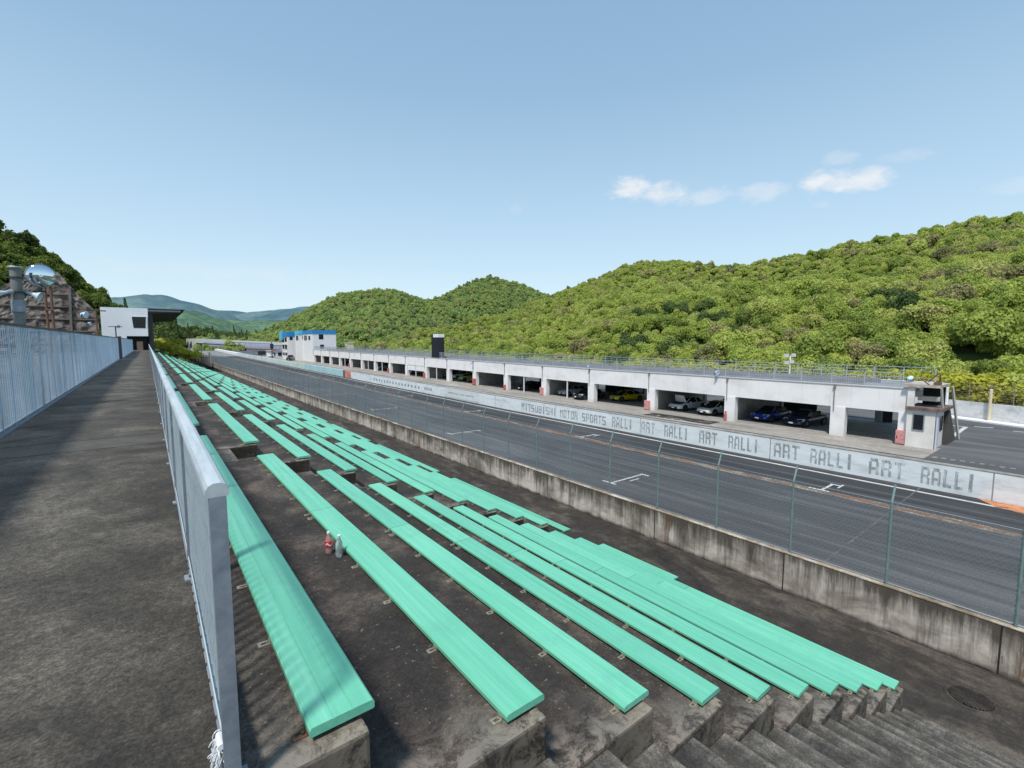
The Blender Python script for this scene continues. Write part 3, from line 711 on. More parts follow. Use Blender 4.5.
b = MB(); b.box(XF+.05,XF+.12,PC[8]+.6,PC[9]-.6,ZB-1.0+zt(PC[8]),ZB+zt(PC[8])); b.build('half_shutter', M['white'], ga)
# roof railings
def roofrail(x, y0, y1):
    b = MB(); ys_ = [y0]+[y for y in range(20,180,20) if y0 < y < y1]+[y1]
    b.longbox(x-.03,x+.03,ys_,ZTOP+1.05,ZTOP+1.10,zt); b.longbox(x-.02,x+.02,ys_,ZTOP+.16,ZTOP+.19,zt); b.longbox(x-.02,x+.02,ys_,ZTOP+.78,ZTOP+.81,zt)
    y = y0
    while y < y1:
        d = zt(y); b.box(x-.007,x+.007,y,y+.015,ZTOP+.16+d,ZTOP+1.05+d); y += (.15 if x < XB-1 else 1.05)
    y = y0
    while y < y1:
        d = zt(y); b.box(x-.03,x+.03,y,y+.06,ZTOP-.1+d,ZTOP+1.12+d); y += 2.11
    return b.build('roof_railing', M['roofrail'], ga)
roofrail(XF+.18, 9.3, PC[-1]); roofrail(XB-.2, 9.3, PC[-1])
b = MB(); b.longbox(XF+2.2, XF+2.5, [12,40,80,150], ZTOP-.12, ZTOP+.30, zt); b.longbox(XF+6, XF+6.3, [12,40,80,150], ZTOP-.12, ZTOP+.25, zt); b.build('roof_kerb', M['roofdeck'], ga)
# red boxes and extinguishers by the pillars
def redbox(x, y, w, h, m_, label):
    t = empty('fire_equipment_box', (x,y,G+zt(y)), 0, label, 'red box', None)
    b = MB(); b.box(-.22,.02,-w/2,w/2,.06,h); b.build('cabinet', m_, t, bevel=.012)
    b = MB(); b.box(-.232,-.222,-w/2+.04,w/2-.04,.12,h-.06); b.build('door', m_, t)
    b = MB(); b.box(-.26,-.233,w/2-.12,w/2-.08,h*.45,h*.62); b.build('handle', M['dark'], t); b = MB(); b.box(-.18,-.02,-w/2+.03,w/2-.03,0,.06); b.build('plinth', M['dark'], t)
    return t
redbox(XF-.03, 9.02, .60, 1.02, M['pinkred'], 'faded pink-red box on the wall beside the control booth')
redbox(XF-.07, PC[2]+.35, .62, 1.02, M['pinkred'], 'faded pink-red box at the pillar right of the yellow car')
redbox(XF-.07, PC[4]+.3, .55, 1.05, M['pinkred'], 'tall faded red box at the pillar left of the silver car bay')
redbox(XF-.07, PC[5]+.1, .38, .75, M['redbox'], 'small red box at the pillar beside the empty grey bay')
redbox(XF-.07, PC[6]-.1, .75, 1.1, M['redbox'], 'red box at the pillar left of the empty grey bay')
redbox(XF-.07, PC[8]+.3, .6, 1.05, M['redbox'], 'red box at the pillar in front of the dark display tower')
redbox(XF-.07, PC[10]+.3, .6, 1.0, M['redbox'], 'distant red box at the pillar beyond the half closed bay')
redbox(XF-.07, PC[13]+.3, .6, 1.0, M['redbox'], 'farthest small red box near the control tower')
fx = empty('fire_extinguisher', (XF-.22, PC[1]+.25, G), 0, 'small red fire extinguisher at the pillar right of the two white cars', 'extinguisher')
b = MB(); b.lathe((0,0,0), [(.10,.03),(.115,.06),(.115,.62),(.07,.74),(.03,.78)], 14); b.build('cylinder', M['redbox'], fx, smooth=False)
b = MB(); b.box(-.03,.03,-.10,.05,.78,.86); b.tube((0,.04,.8),(0,.14,.45),.018,6); b.build('valve', M['dark'], fx)

# control booth with the roof stair
bo = empty('control_booth', (XF-.35, 8.05, G), 0, 'small white booth with dark window at the near end of the garages', 'booth')
# local: x 0..3.0, y -.85..+.85
def lbox(nm, x0,x1,y0,y1,z0,z1, m_, par=bo, **k):
    b = MB(); b.box(x0,x1,y0,y1,z0,z1); return b.build(nm, m_, par, **k)
bw = plain('booth_wall_white', (.66,.64,.60), .85, 0, .1, 1.2)
lbox('wall', 0,2.4,-.80,.70,0,2.55,bw)
w_ = lbox('window', -.03,.0,-.20,.32,1.22,2.25,M['glass']); w_.location = (-.002,0,0)
b = MB(); 
for a in ((-.26,.38,1.16,1.22),(-.26,.38,2.25,2.31),(-.26,-.20,1.22,2.25),(.32,.38,1.22,2.25)): b.box(-.045,-.001,a[0],a[1],a[2],a[3])
b.build('frame', M['galv'], w_)
lbox('door', .25,1.05,-.845,-.803,.05,2.1,plain('booth_door_grey', (.55,.57,.60), .6))
dd = children(bo)[-1]; lbox('handle', .33,.40,-.88,-.846,1.0,1.06,M['dark'],dd)
lbox('side_window', 1.3,2.1,-.83,-.803,1.1,2.1,M['glass'])
lbox('corner_panel', -.005,.24,-.95,-.852,0,2.2,plain('lilac_grey_panel', (.50,.51,.60), .7))
lbox('slab', -.18,3.2,-1.12,.78,2.56,2.76,M['brownslab'])
rs = empty('roof_stair', (XF-.2, 8.0, G), 0, 'concrete stair recess with rusty trim climbing to the garage roof', 'stairs')
lbox('landing_slab', -.15,3.0,-.85,1.05,4.12,4.30,plain('weathered_slab', (.42,.37,.31), .85, 0, .25, 2), rs)
lbox('side_wall', .0,.25,.45,.82,2.77,4.11,bw, rs)
lbox('inner_wall', 2.2,2.3,-.75,.44,2.77,4.11,M['dark'], rs)
b = MB()
for k in range(1): b.box(.6,1.1,-.7,.4,3.15,3.45)
b.build('steps', plain('pale_step', (.55,.52,.45), .85), rs)
b = MB()
b.hexa([(.6,-.95,2.77),(.85,-.95,2.77),(.85,-.86,2.77),(.6,-.86,2.77),(-.1,-.95,4.12),(.15,-.95,4.12),(.15,-.86,4.12),(-.1,-.86,4.12)])
b.hexa([(5.7,-1.1,0),(6.1,-1.1,0),(6.1,-1.0,0),(5.7,-1.0,0),(2.2,-1.1,4.1),(2.6,-1.1,4.1),(2.6,-1.0,4.1),(2.2,-1.0,4.1)])
b.build('stringer', plain('pale_stringer', (.62,.58,.50), .8), rs)
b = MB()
for k in range(14): b.box(2.4+.2*k, 2.6+.2*k, -.98,-.5, .01, 2.75-.2*k)  # solid stepped wedge, coloured dark to stand in for the shaded stair interior
b.build('shaded_wedge', plain('shaded_stair_mass', (.06,.055,.05), .9, 0, .3, 3), rs)
b = MB(); b.tube((.1,-.75,4.3),(.1,-.75,5.15),.03); b.tube((.5,-.75,4.3),(.35,-.75,5.0),.03); b.tube((.1,-.75,4.9),(.6,-.75,4.6),.03); b.tube((-.1,-.3,4.3),(-.1,.2,4.75),.04); b.box(-.1,.5,-.82,-.5,4.302,4.5); b.tube((.05,-.7,5.1),(.1,-.2,4.5),.04)
b.build('rusty_gate', M['rusty'], rs)
lamp((XF+.4, 8.9, -2.58), (.9,-.4,0), 'white floodlight at the roof corner above the booth', .8)
b = MB()
ft = empty('roof_floodlight_mast', (50, 19.9, G+ZTOP), 0, 'white floodlight cluster on a short mast on the garage roof', 'floodlight mast')
b.tube((0,0,-.1),(0,0,1.9),.06,8); b.build('mast', M['white'], ft)
for (dy,dz) in ((.3,1.9),(-.35,1.95),(.25,1.2),(-.2,1.3)):
    b = MB(); b.hexa([(-.14,dy-.2,dz-.16),(.02,dy-.15,dz-.12),(.02,dy+.15,dz-.12),(-.14,dy+.2,dz-.16),(-.2,dy-.2,dz+.16),(0,dy-.15,dz+.14),(0,dy+.15,dz+.14),(-.2,dy+.2,dz+.16)]); b.build('lamp_head', M['white'], ft)
lamp((XF-.25, 22.6, -2.85), (-.3,-.9,-.25), 'white lamp fixed to the roof railing above the white cars', .9)
lamp((XF-.35, PC[3]+.2, -2.9), (-.9,-.3,-.2), 'small lamp on the garage front above the black car', .55)
lamp((XF-.35, PC[6]+.3, -3.5), (-.9,-.3,-.2), 'small lamp on the garage front above the red box pillar', .6)

# display tower on the roof
dt = empty('display_tower', (XF+.62, 76.8, G+ZTOP+zt(77)-.1), 0, 'tall black position display tower with white head on the garage roof', 'display tower')
lbox('body', -.6,.6,-1.3,1.3,.1,3.9,M['black'],dt)
lbox('head', -.62,.62,-1.32,.6,3.902,4.5,M['white'],dt); lbox('head_side', -.6,.6,.602,1.32,3.902,4.5,M['black'],dt)
b = MB()
for k in range(7): b.box(-.66,-.61,-1.1,1.1,.25+.46*k,.30+.46*k); b.box(-.5,.5,-1.36,-1.31,.25+.46*k,.30+.46*k)
b.build('display_seams', M['darksteel'], dt)
# control tower
ct = empty('control_tower', (XF, 157, G+zt(157)), 0, 'white three storey control tower with blue fascia at the far end of the garages', 'control tower')
wt = plain('tower_white', (.72,.72,.72), .8, 0, .04, 1)
lbox('main_block', 0,7.3,.2,19,0,8.9,wt,ct); lbox('west_wing', -1.2,6,12,17.5,0,8.7,wt,ct); lbox('north_wing', -3.0,5,20,29,0,8.2,wt,ct)
lbox('blue_fascia', -.08,7.4,.1,19,8.91,10.1,M['blue_fascia'],ct)
for (a,c,m_) in ((-1.28,12,'cyan_fascia'),):
    lbox('light_fascia', -1.3,6,11.9,17.6,8.75,10.12,M['cyan_fascia'],ct)
lbox('north_fascia', -3.15,5.1,19.9,27,8.22,9.9,M['blue_fascia'],ct); lbox('corner_fascia', -3.5,5.1,27.01,30.5,7.2,10.0,M['cyan_fascia'],ct)
def win(x0,x1,y0,y1,z0,z1):
    w = lbox('window', x0,x1,y0,y1,z0,z1,M['glass'],ct); return w
for (y0,y1,z0,z1) in ((3,5,7.0,8.3),(7,10.5,6.9,8.5),(13,16,6.9,8.4)):
    win((-1.24 if y0>11 else -.04),(-1.2 if y0>11 else 0),y0,y1,z0,z1)
for (y0,y1,z0,z1) in ((21.5,24.5,6.4,7.9),(25.4,28.3,6.2,7.9),(21.5,24.5,3.9,5.4),(25.4,28.3,3.9,5.4),(21.5,24.5,1.6,2.6),(25.4,28.3,1.6,2.6)): win(-3.04,-3.0,y0,y1,z0,z1)
win(1.9,3.3,.16,.2,7.2,8.8); win(2.2,3.4,.16,.2,4.3,5.5); win(-.2,.0,11.96,12,7.2,8.3); win(-2.4,-1.4,19.96,20,7.0,8.2)
lbox('roof_plant', 2,5,5,8,8.95,9.6,M['galv'],ct)
pb = empty('pump_house', (50.6, 150, -2.2), 0, 'small cream box structure on the roof beside the control tower', 'roof hut')
lbox('wall', -1.0,1.0,-1,1,-1.0,1.7,M['cream'],pb); lbox('roof', -1.15,1.15,-1.15,1.15,1.702,1.85,M['white'],pb); lbox('door', -1.03,-1.002,-.3,.4,-.9,1.0,M['dark'],pb)

# ------------------------------------------------------------------ cars
def car(x, y, heading, pk, label, hood=False, L=4.35, W=1.76, H=1.30, blackhood=False, simple=False, spoiler=False):
    """front at local +x. heading: rotation; placed by centre"""
    t = empty('parked_car', (x-.45 if x > 43 else x, y, G+zt(y)+.02), heading, label, 'car')
    P_ = PAINT[pk]
    # body loft: stations (x, half width, underside z, shoulder z, top z at centre)
    hw = W/2
    S = [(-.500,.74,.42,.60,.70),(-.488,.86,.32,.74,.84),(-.45,.94,.24,.86,.92),(-.36,.98,.20,.89,.95),(-.20,1.0,.19,.88,.93),(0,1.0,.19,.86,.91),(.14,1.0,.19,.83,.90),(.24,.99,.19,.79,.86),(.36,.97,.20,.73,.79),(.44,.92,.22,.64,.70),(.485,.80,.27,.54,.58),(.500,.62,.32,.46,.49)]
    b = MB()
    for (sx, sw, z0, z1, z2) in S:
        w = hw*sw; k = H/1.30; X = sx*L
        b.v += [(X,0,z0),(X,w*.80,z0),(X,w*.97,z0+.07),(X,w,(z0+z1)/2*k),(X,w*.965,z1*k-.04),(X,w*.88,z1*k),(X,w*.5,z2*k-.01),(X,0,z2*k),(X,-w*.5,z2*k-.01),(X,-w*.88,z1*k),(X,-w*.965,z1*k-.04),(X,-w,(z0+z1)/2*k),(X,-w*.97,z0+.07),(X,-w*.80,z0)]
    n = 14
    for i in range(len(S)-1):
        for j in range(n): b.face((i*n+j, i*n+(j+1)%n, (i+1)*n+(j+1)%n, (i+1)*n+j))
    b.face(tuple(range(n))); b.face(tuple(reversed([(len(S)-1)*n+j for j in range(n)])))
    bd = b.build('body', P_, t, smooth=True)
    if not simple:
        sb = bd.modifiers.new('s','SUBSURF'); sb.levels = 1; sb.render_levels = 1
    # greenhouse
    k = H/1.30; b = MB()
    C_ = [(-.40,.62,.90,.90),(-.27,.80,.88,1.22),(-.08,.84,.86,1.30),(.06,.82,.86,1.27),(.235,.74,.84,.86)]
    for (sx, sw, z0, z1) in C_:
        w = hw*sw; X = sx*L; wt_ = w*.80
        b.v += [(X,w,z0*k-.03),(X,wt_+.02,(z0+.85*(z1-z0))*k),(X,wt_*.86,z1*k),(X,0,z1*k+.012),(X,-wt_*.86,z1*k),(X,-wt_-.02,(z0+.85*(z1-z0))*k),(X,-w,z0*k-.03)]
    for i in range(len(C_)-1):
        for j in range(6): b.face((i*7+j, i*7+j+1, (i+1)*7+j+1, (i+1)*7+j))
    gl = b.build('glasshouse', M['glass'], t, smooth=False)
    b = MB(); 
    for i in range(1, 3):
        (sx, sw, z0, z1), (sx2, sw2, q0, q1) = C_[i], C_[i+1]
        w1 = hw*sw*.80*.88; w2 = hw*sw2*.80*.88
        b.poly([(sx*L,w1,z1*k+.012),(sx*L,-w1,z1*k+.012),(sx2*L,-w2,q1*k+.012),(sx2*L,w2,q1*k+.012)]); b.poly([(sx*L,w1,z1*k+.03),(sx2*L,w2,q1*k+.03),(sx2*L,-w2,q1*k+.03),(sx*L,-w1,z1*k+.03)])
    b.build('roof', P_, t)
    b = MB()
    for s in (-1,1):   # pillars
        for (i, j) in ((3,4),(1,0)):
            (a,aw,a0,a1),(c,cw,c0,c1) = C_[i],C_[j]
            b.tube((a*L,s*hw*aw*.74,a1*k),(c*L,s*hw*cw*.98,c0*k-.01),.035,5)
        b.tube((-.10*L,s*hw*.70,1.25*k),(-.14*L,s*hw*.86,.86*k),.03,5)
    b.build('pillars', P_, t)
    for sx in (-.30,.31):
        for s in (-1,1):
            wh = empty('wheel', (sx*L, s*(hw-.11), .315)); wh.parent = t
            b = MB(); b.lathe((0,0,0), [(.20,-.10),(.29,-.10),(.315,-.07),(.315,.07),(.29,.10),(.20,.10)], 20, 'y'); b.build('tyre', M['tyre'], wh)
            b = MB(); b.lathe((0,0,0), [(.205,-.09),(.215,s*.098),(.19,s*.101)], 16, 'y')
            for q in range(5):
                a_ = 2*math.pi*q/5; b.hexa([(.03*math.cos(a_+1.57),s*.103,.03*math.sin(a_+1.57)),(.03*math.cos(a_-1.57),s*.103,.03*math.sin(a_-1.57)),(.19*math.cos(a_-.12),s*.103,.19*math.sin(a_-.12)),(.19*math.cos(a_+.12),s*.103,.19*math.sin(a_+.12)),
                    (.03*math.cos(a_+1.57),s*.115,.03*math.sin(a_+1.57)),(.03*math.cos(a_-1.57),s*.115,.03*math.sin(a_-1.57)),(.19*math.cos(a_-.12),s*.115,.19*math.sin(a_-.12)),(.19*math.cos(a_+.12),s*.115,.19*math.sin(a_+.12))])
            b.build('rim', M['rim'], wh)
            b = MB(); b.lathe((sx*L, s*(hw-.055), .33), [(.36,-.06),(.365,s*.058)], 20, 'y'); b.build('wheel_arch', M['dark'], t)
    for s in (-1,1):
        b = MB(); X = .462*L
        b.hexa([(X+.03,s*hw*.42,.50*k),(X-.16,s*hw*.90,.53*k),(X-.42,s*hw*.93,.67*k),(X-.12,s*hw*.45,.64*k),(X+.07,s*hw*.42,.56*k),(X-.10,s*hw*.93,.60*k),(X-.40,s*hw*.90,.73*k),(X-.10,s*hw*.45,.70*k)])
        b.build('headlight', M['headlamp'], t)
        b = MB(); b.box(.10*L,.15*L,s*(hw+.02)-.07,s*(hw+.02)+.07,.86*k,.97*k); b.build('door_mirror', P_, t, bevel=.02)
    b = MB(); b.hexa([(.44*L,-.55*hw,.25),(.507*L,-.50*hw,.27),(.507*L,.50*hw,.27),(.44*L,.55*hw,.25),(.44*L,-.6*hw,.45*k),(.506*L,-.55*hw,.42*k),(.506*L,.55*hw,.42*k),(.44*L,.6*hw,.45*k)]); b.build('grille', M['dark'], t)
    b = MB(); b.box(.507*L,.513*L,-.17,.17,.33,.45); b.build('number_plate', M['white'], t)
    if hood:
        b = MB(); b.hexa([(.22*L,-.72*hw,.84*k),(.42*L,-.66*hw,.70*k),(.42*L,.66*hw,.70*k),(.22*L,.72*hw,.84*k),(.22*L,-.70*hw,.88*k),(.42*L,-.62*hw,.745*k),(.42*L,.62*hw,.745*k),(.22*L,.70*hw,.88*k)]); b.build('engine_bay', M['dark'], t)
        b = MB(); b.hexa([(.22*L,-.80*hw,.90*k),(.235*L,-.80*hw,.88*k),(.235*L,.80*hw,.88*k),(.22*L,.80*hw,.90*k),(.29*L,-.62*hw,1.62*k),(.305*L,-.62*hw,1.60*k),(.305*L,.62*hw,1.60*k),(.29*L,.62*hw,1.62*k)]); b.build('open_bonnet', P_, t, bevel=.01)
    if blackhood:
        b = MB(); b.poly([(.235*L,-.72*hw,.888*k),(.235*L,.72*hw,.888*k),(.40*L,.66*hw,.775*k),(.40*L,-.66*hw,.775*k)]); b.poly([(.235*L,-.5*hw,.905*k),(.38*L,-.45*hw,.80*k),(.38*L,.45*hw,.80*k),(.235*L,.5*hw,.905*k)]); b.build('bonnet_panel', M['black'], t)
    if spoiler:
        b = MB(); b.box(-.49*L,-.43*L,-hw*.85,hw*.85,1.16*k,1.19*k); b.box(-.48*L,-.45*L,-hw*.6,-hw*.56,.88*k,1.16*k); b.box(-.48*L,-.45*L,hw*.56,hw*.6,.88*k,1.16*k); b.build('rear_wing', M['black'], t)
    return t
W_ = R(180)
car(45.1,16.3,W_+R(-8),'navy','dark navy coupe in the bay nearest the booth',blackhood=False)
car(45.4,19.3,W_+R(-6),'blue','blue coupe with dark raised bonnet beside the navy car',blackhood=True)
car(44.9,24.2,W_+R(-10),'pearl','off-white coupe with black bonnet, right of two white cars',blackhood=True)
car(45.4,27.75,W_+R(-8),'white','white car with its bonnet propped open',hood=True)
car(48.9,24.8,W_+R(4),'sky','blue car parked behind the off-white coupe',H=1.36)
car(46.3,36.5,W_+R(-14),'yellow','bright yellow coupe with dark bonnet',blackhood=True,H=1.27)
car(50.0,38.9,W_+R(3),'blue','blue car parked behind the yellow coupe',H=1.45,spoiler=True)
car(44.1,40.7,W_+R(-5),'black','glossy black car beside the white bay post')
car(45.2,44.6,W_+R(-6),'silver','silver grey car left of the black car')
car(46.6,48.9,W_+R(-5),'black','black car deep in the dark bay left of the silver car',H=1.4)
car(45.0,47.2+5.8,W_+R(-5),'black','dark car half hidden behind the bay post')
car(46.0,71.4,W_+R(-8),'green','lime green hatchback in a distant bay',H=1.38)
car(46.0,68.3,W_+R(-8),'red','red car beside the lime green hatchback',H=1.25)
car(47.2,75.8,W_+R(-8),'white','white car in the bay under the display tower',H=1.42)
car(46.5,78.4,W_+R(-8),'black','black car left of the white car under the display tower',simple=True)
for k,(yy,pk,lb) in enumerate(((84.5,'black','black car in the bay beyond the display tower'),(92.5,'white','white car low under the half closed shutter'),(101,'black','dark car in the fourth bay beyond the display tower'),(109.5,'silver','silver car in the bay midway to the control tower'),(118,'black','dark car in a far bay with pale side wall'),(126.5,'red','red car in a far bay before the control tower'),(135,'navy','navy car in the third bay before the control tower'),(143.5,'white','white car in the second bay before the control tower'))):
    car(46.2,yy,W_+R(-6),pk,lb,simple=True,H=1.35)
car(37.8,171,W_+R(60),'black','dark van-like car parked at the foot of the control tower',H=1.9,simple=True)
car(38.5,205,R(80),'white','far white car parked beyond the control tower',H=1.5,simple=True)

# ------------------------------------------------------------------ paddock perimeter wall, fences
pw = empty('perimeter_wall', (0,0,G), 0, 'low white concrete wall with a white kerb around the paddock', 'wall')
def seg(b, p, q, z0, z1, w, off=0):
    p = Vector((*p,0)); q = Vector((*q,0)); nn = (q-p).normalized().cross(Vector((0,0,1))); a0 = nn*(off-w/2); a1 = nn*(off+w/2)
    b.hexa([p+a0+Vector((0,0,z0)), q+a0+Vector((0,0,z0)), q+a1+Vector((0,0,z0)), p+a1+Vector((0,0,z0)), p+a0+Vector((0,0,z1)), q+a0+Vector((0,0,z1)), q+a1+Vector((0,0,z1)), p+a1+Vector((0,0,z1))])
WP = [(54.5,-8),(61.9,11.5),(64.5,24),(65,60),(65,150),(64,240)]
b = MB(); b2 = MB(); 
for p, q in zip(WP[:-1], WP[1:]): seg(b,p,q,0,1.6,.3); seg(b2,p,q,0.005,.12,1.5,-.95)
wm = stained('perimeter_wall_paint', (.42,.42,.42), (.60,.60,.60), (.70,.70,.70), (.5,.5,2), 12, grain_amt=.15)[0]
b.build('wall', wm, pw); b2.build('kerb', M['white'], pw)
wf = empty('wire_fence', (0,0,G), 0, 'rusty horizontal wire fence standing on the perimeter wall', 'fence')
b = MB(); bp = MB()
for p, q in zip(WP[:3], WP[1:4]):
    P0 = Vector((*p,0)); Q0 = Vector((*q,0)); Ld = (Q0-P0).length; dv = (Q0-P0)/Ld
    for z in [1.7+.2*k for k in range(9)]: b.tube(P0+Vector((0,0,z)), Q0+Vector((0,0,z)), .018, 4, cap=False)
    s_ = 0
    while s_ < Ld:
        c_ = P0+dv*s_; bp.tube(c_+Vector((0,0,1.6)), c_+Vector((0,0,3.5)), .035, 6); s_ += 1.6
b.build('wires', M['brownpipe'], wf); bp.build('uprights', M['brownpipe'], wf)
for k,(x,y,h,lb) in enumerate(((59.6,6.9,2.85,'cream post standing at the perimeter wall right of the booth'),(60.7,10.0,2.75,'white post at the perimeter wall beside the booth stair'))):
    t = empty('marker_post', (x,y,G), 0, lb, 'post'); b = MB(); b.tube((0,0,0),(0,0,h),.12,10); b.build('shaft', M['cream'] if k == 0 else M['white'], t); b = MB(); b.lathe((0,0,h),[(.13,0),(.13,.05),(.05,.08)],10); b.build('cap', M['white'], t)

# ------------------------------------------------------------------ far end of the straight
fw = empty('far_boundary_wall', (0,0,0), 0, 'pale grey boundary wall climbing behind the far paddock', 'wall')
b = MB()
for (x0,y0,zb0,zt0),(x1,y1,zb1,zt1) in (((24,452,-4.7,2.2),(34,420,-4.7,2.3)),((34,419.5,-4.7,1.9),(47,328,-5.4,.55)),((47,327.5,-5.4,.55),(62,236,-5.9,-1.2))):
    b.hexa([(x0,y0,zb0),(x1,y1,zb1),(x1+.4,y1+.1,zb1),(x0+.4,y0+.1,zb0),(x0,y0,zt0),(x1,y1,zt1),(x1+.4,y1+.1,zt1),(x0+.4,y0+.1,zt0)])
b.build('wall', plain('far_wall_grey', (.50,.52,.55), .8, 0, .08, .05), fw)
b = MB()
for (x0,y0,z0),(x1,y1,z1) in (((33,420,-3.3),(46.2,328,-3.9)),((46.2,328,-3.9),(61,236,-4.6))):
    b.hexa([(x0,y0,z0),(x1,y1,z1),(x1+.2,y1,z1),(x0+.2,y0,z0),(x0,y0,z0+3.0),(x1,y1,z1+2.0),(x1+.2,y1,z1+2.0),(x0+.2,y0,z0+3.0)])
b.build('blue_band', plain('far_blue_band', (.32,.38,.48), .8, 0, .1, .05), fw)
b = MB(); k = 0
for i in range(34):
    u_ = i/33; x = 33.5+u_*25; y = 410-u_*168; z = -4.8-u_*.6
    b.box(x-.6,x-.3,y,y+1.2,z,z+2.2)
b.build('stripes', plain('faded_red_stripe', (.36,.20,.19), .8), fw)
wb = empty('far_track_barrier', (0,0,0), 0, 'bright white low barrier along the far end of the straight', 'barrier')
b = MB()
for (x0,y0),(x1,y1) in (((30.3,232),(31.0,300)),((31.0,300),(32,370)),((32,370),(30,430)),((30,430),(22,470))):
    z0 = G+zt(y0); z1 = G+zt(y1); b.hexa([(x0,y0,z0),(x1,y1,z1),(x1+1.6,y1,z1),(x0+1.6,y0,z0),(x0,y0,z0+1.1),(x1,y1,z1+1.1),(x1+1.6,y1,z1+1.1),(x0+1.6,y0,z0+1.1)])
b.build('wall', M['white'], wb)
sh = empty('far_shed', (48,212,G+1), 0, 'long low white shed beyond the control tower', 'shed')
lbox('wall', -9,4,0,6,0,2.3,M['white'],sh); lbox('roof', -9.4,4.4,-.4,6.4,2.302,2.5,plain('pinkish_roof', (.55,.45,.45), .8),sh)
for k in range(5): lbox('opening', -8.2+2.4*k,-6.8+2.4*k,-.03,.0,.3,1.7,M['dark'],sh)
sp = empty('signal_gantry', (33.2,176,G+zt(176)), 0, 'thin dark signal gantry pole beside the far pit exit', 'gantry')
b = MB(); b.tube((0,0,0),(0,0,6.2),.16,8,.12); b.build('pole', M['darksteel'], sp)
b = MB(); b.tube((0,0,4.9),(9,3,5.0),.10,6); b.tube((0,0,3.3),(9,3,3.7),.06,6); b.tube((0,0,5.6),(-9,20,6.1),.08,6); b.build('arm', M['darksteel'], sp)
b = MB(); b.box(-.5,.5,-.2,.2,3.9,5.6); b.build('signal_box', M['black'], sp)
si = empty('pit_sign', (33.5,196,G+zt(196)), 0, 'dark sign board on a short post near the pit exit', 'sign')
b = MB(); b.tube((0,0,0),(0,0,1.6),.1,8); b.build('post', M['darksteel'], si); b = MB(); b.box(-1.3,1.3,-.08,.08,1.3,2.7); b.build('board', M['black'], si)
gs = empty('overhead_cable_mast', (11.2,150,-6.2), 0, 'brown mast carrying a long thin dark beam over the far track', 'mast')
b = MB(); b.tube((0,0,0),(0,0,5.2),.14,8); b.build('pole', M['brownpipe'], gs)
b = MB(); b.tube((-1.2,-4,5.75),(9.3,0,4.95),.12,6); b.tube((0,0,5.1),(.2,0,5.6),.2,6); b.build('beam', M['darksteel'], gs)
bf = empty('board_fence', (0,0,0), 0, 'short brown boarded fence closing the far end of the lower walkway', 'fence')
bm_ = plain('brown_boards', (.20,.14,.11), .85, 0, .35, .7)
b = MB()
for k in range(22):
    u_ = k/21; x = 8.3+u_*3.4; y = 152-u_*16; b.box(x,x+.1,y-.35,y+.35,-6.3,-3.3-.3*math.sin(k*1.7)*.3)
b.build('boards', bm_, bf)
b = MB(); b.hexa([(8.4,152,-4.0),(11.8,136,-4.0),(11.9,136,-4.0),(8.5,152,-4.0),(8.4,152,-3.85),(11.8,136,-3.85),(11.9,136,-3.85),(8.5,152,-3.85)]); b.build('rail', M['cream'], bf)
b = MB()
for k in range(5): u_ = k/4; b.tube((8.3+u_*3.5,152-u_*16,-6.3),(8.3+u_*3.5,152-u_*16,-2.9),.09,6)
b.build('posts', bm_, bf)
te = empty('end_post', (12.35,142.6,-6.2), 0, 'pale green end post of the chain link fence', 'post')
b = MB(); b.box(-.25,.25,-.3,.3,0,3.3); b.build('shaft', plain('pale_green_paint', (.35,.46,.43), .7), te); b = MB(); b.box(-.3,.3,-.35,.35,3.3,3.4); b.build('cap', M['galv'], te)

# ------------------------------------------------------------------ left building with cantilever roof
lb = empty('spectator_building', (0,112,-1.6), 0, 'white concrete building with dark slanted window at the end of the walkway', 'building')
lw = plain('left_building_white', (.82,.84,.88), .8, 0, .04, .6)
b = MB(); b.hexa([(-6.4,0,0),(-3.0,0,0),(-3.0,10,0),(-6.4,10,0),(-6.4,0,7.75),(-3.0,0,7.75),(-3.0,10,7.75),(-6.4,10,7.75)]); b.hexa([(-3.0,0,2.6),(.15,0,2.6),(.15,10,2.6),(-3.0,10,2.6),(-3.0,0,7.75),(.35,0,7.75),(.35,10,7.75),(-3.0,10,7.75)])
b.build('wall', lw, lb)
b = MB(); b.poly([(-2.05,-.03,6.15),(-1.9,-.03,4.1),(-.15,-.03,4.1),(.0,-.03,6.15)]); w1 = b.build('window', M['glass'], lb)
b = MB(); b.hexa([(.0,-.06,4.1),(.05,-.06,4.1),(.05,-.0,4.1),(.0,-.0,4.1),(.1,-.06,6.2),(.16,-.06,6.2),(.16,0,6.2),(.1,0,6.2)]); b.box(-2.1,.1,-.06,-.002,6.16,6.24); b.build('frame', M['white'], w1)
b = MB(); b.box(-2.9,.3,1.0,1.2,0,2.59); b.build('inner_wall', M['dark'], lb)
b = MB(); b.box(-1.6,-.7,-.4,-.1,0,1.6); b.build('stacked_boards', bm_, lb)
b = MB(); b.box(.36,1.0,.3,6,-4,7.2); b.build('side_block', M['black'], lb)
cr_ = empty('cantilever_roof', (0,112,4.2), 0, 'dark flat cantilever roof jutting out from the white building', 'roof')
b = MB(); b.hexa([(.36,0,1.0),(5.7,0,1.35),(5.7,52,1.35),(.36,52,1.0),(.36,0,1.9),(6.0,0,1.9),(6.0,52,1.9),(.36,52,1.9)]); b.build('soffit', M['dark'], cr_)
b = MB(); b.box(.3,6.1,-.15,52.1,1.902,2.06); b.build('roof_deck', plain('roof_edge_grey', (.20,.21,.23), .8), cr_)
b = MB(); b.box(.36,5.4,-.03,-.002,1.45,1.72); b.build('fascia', plain('fascia_grey', (.30,.32,.35), .8), cr_)
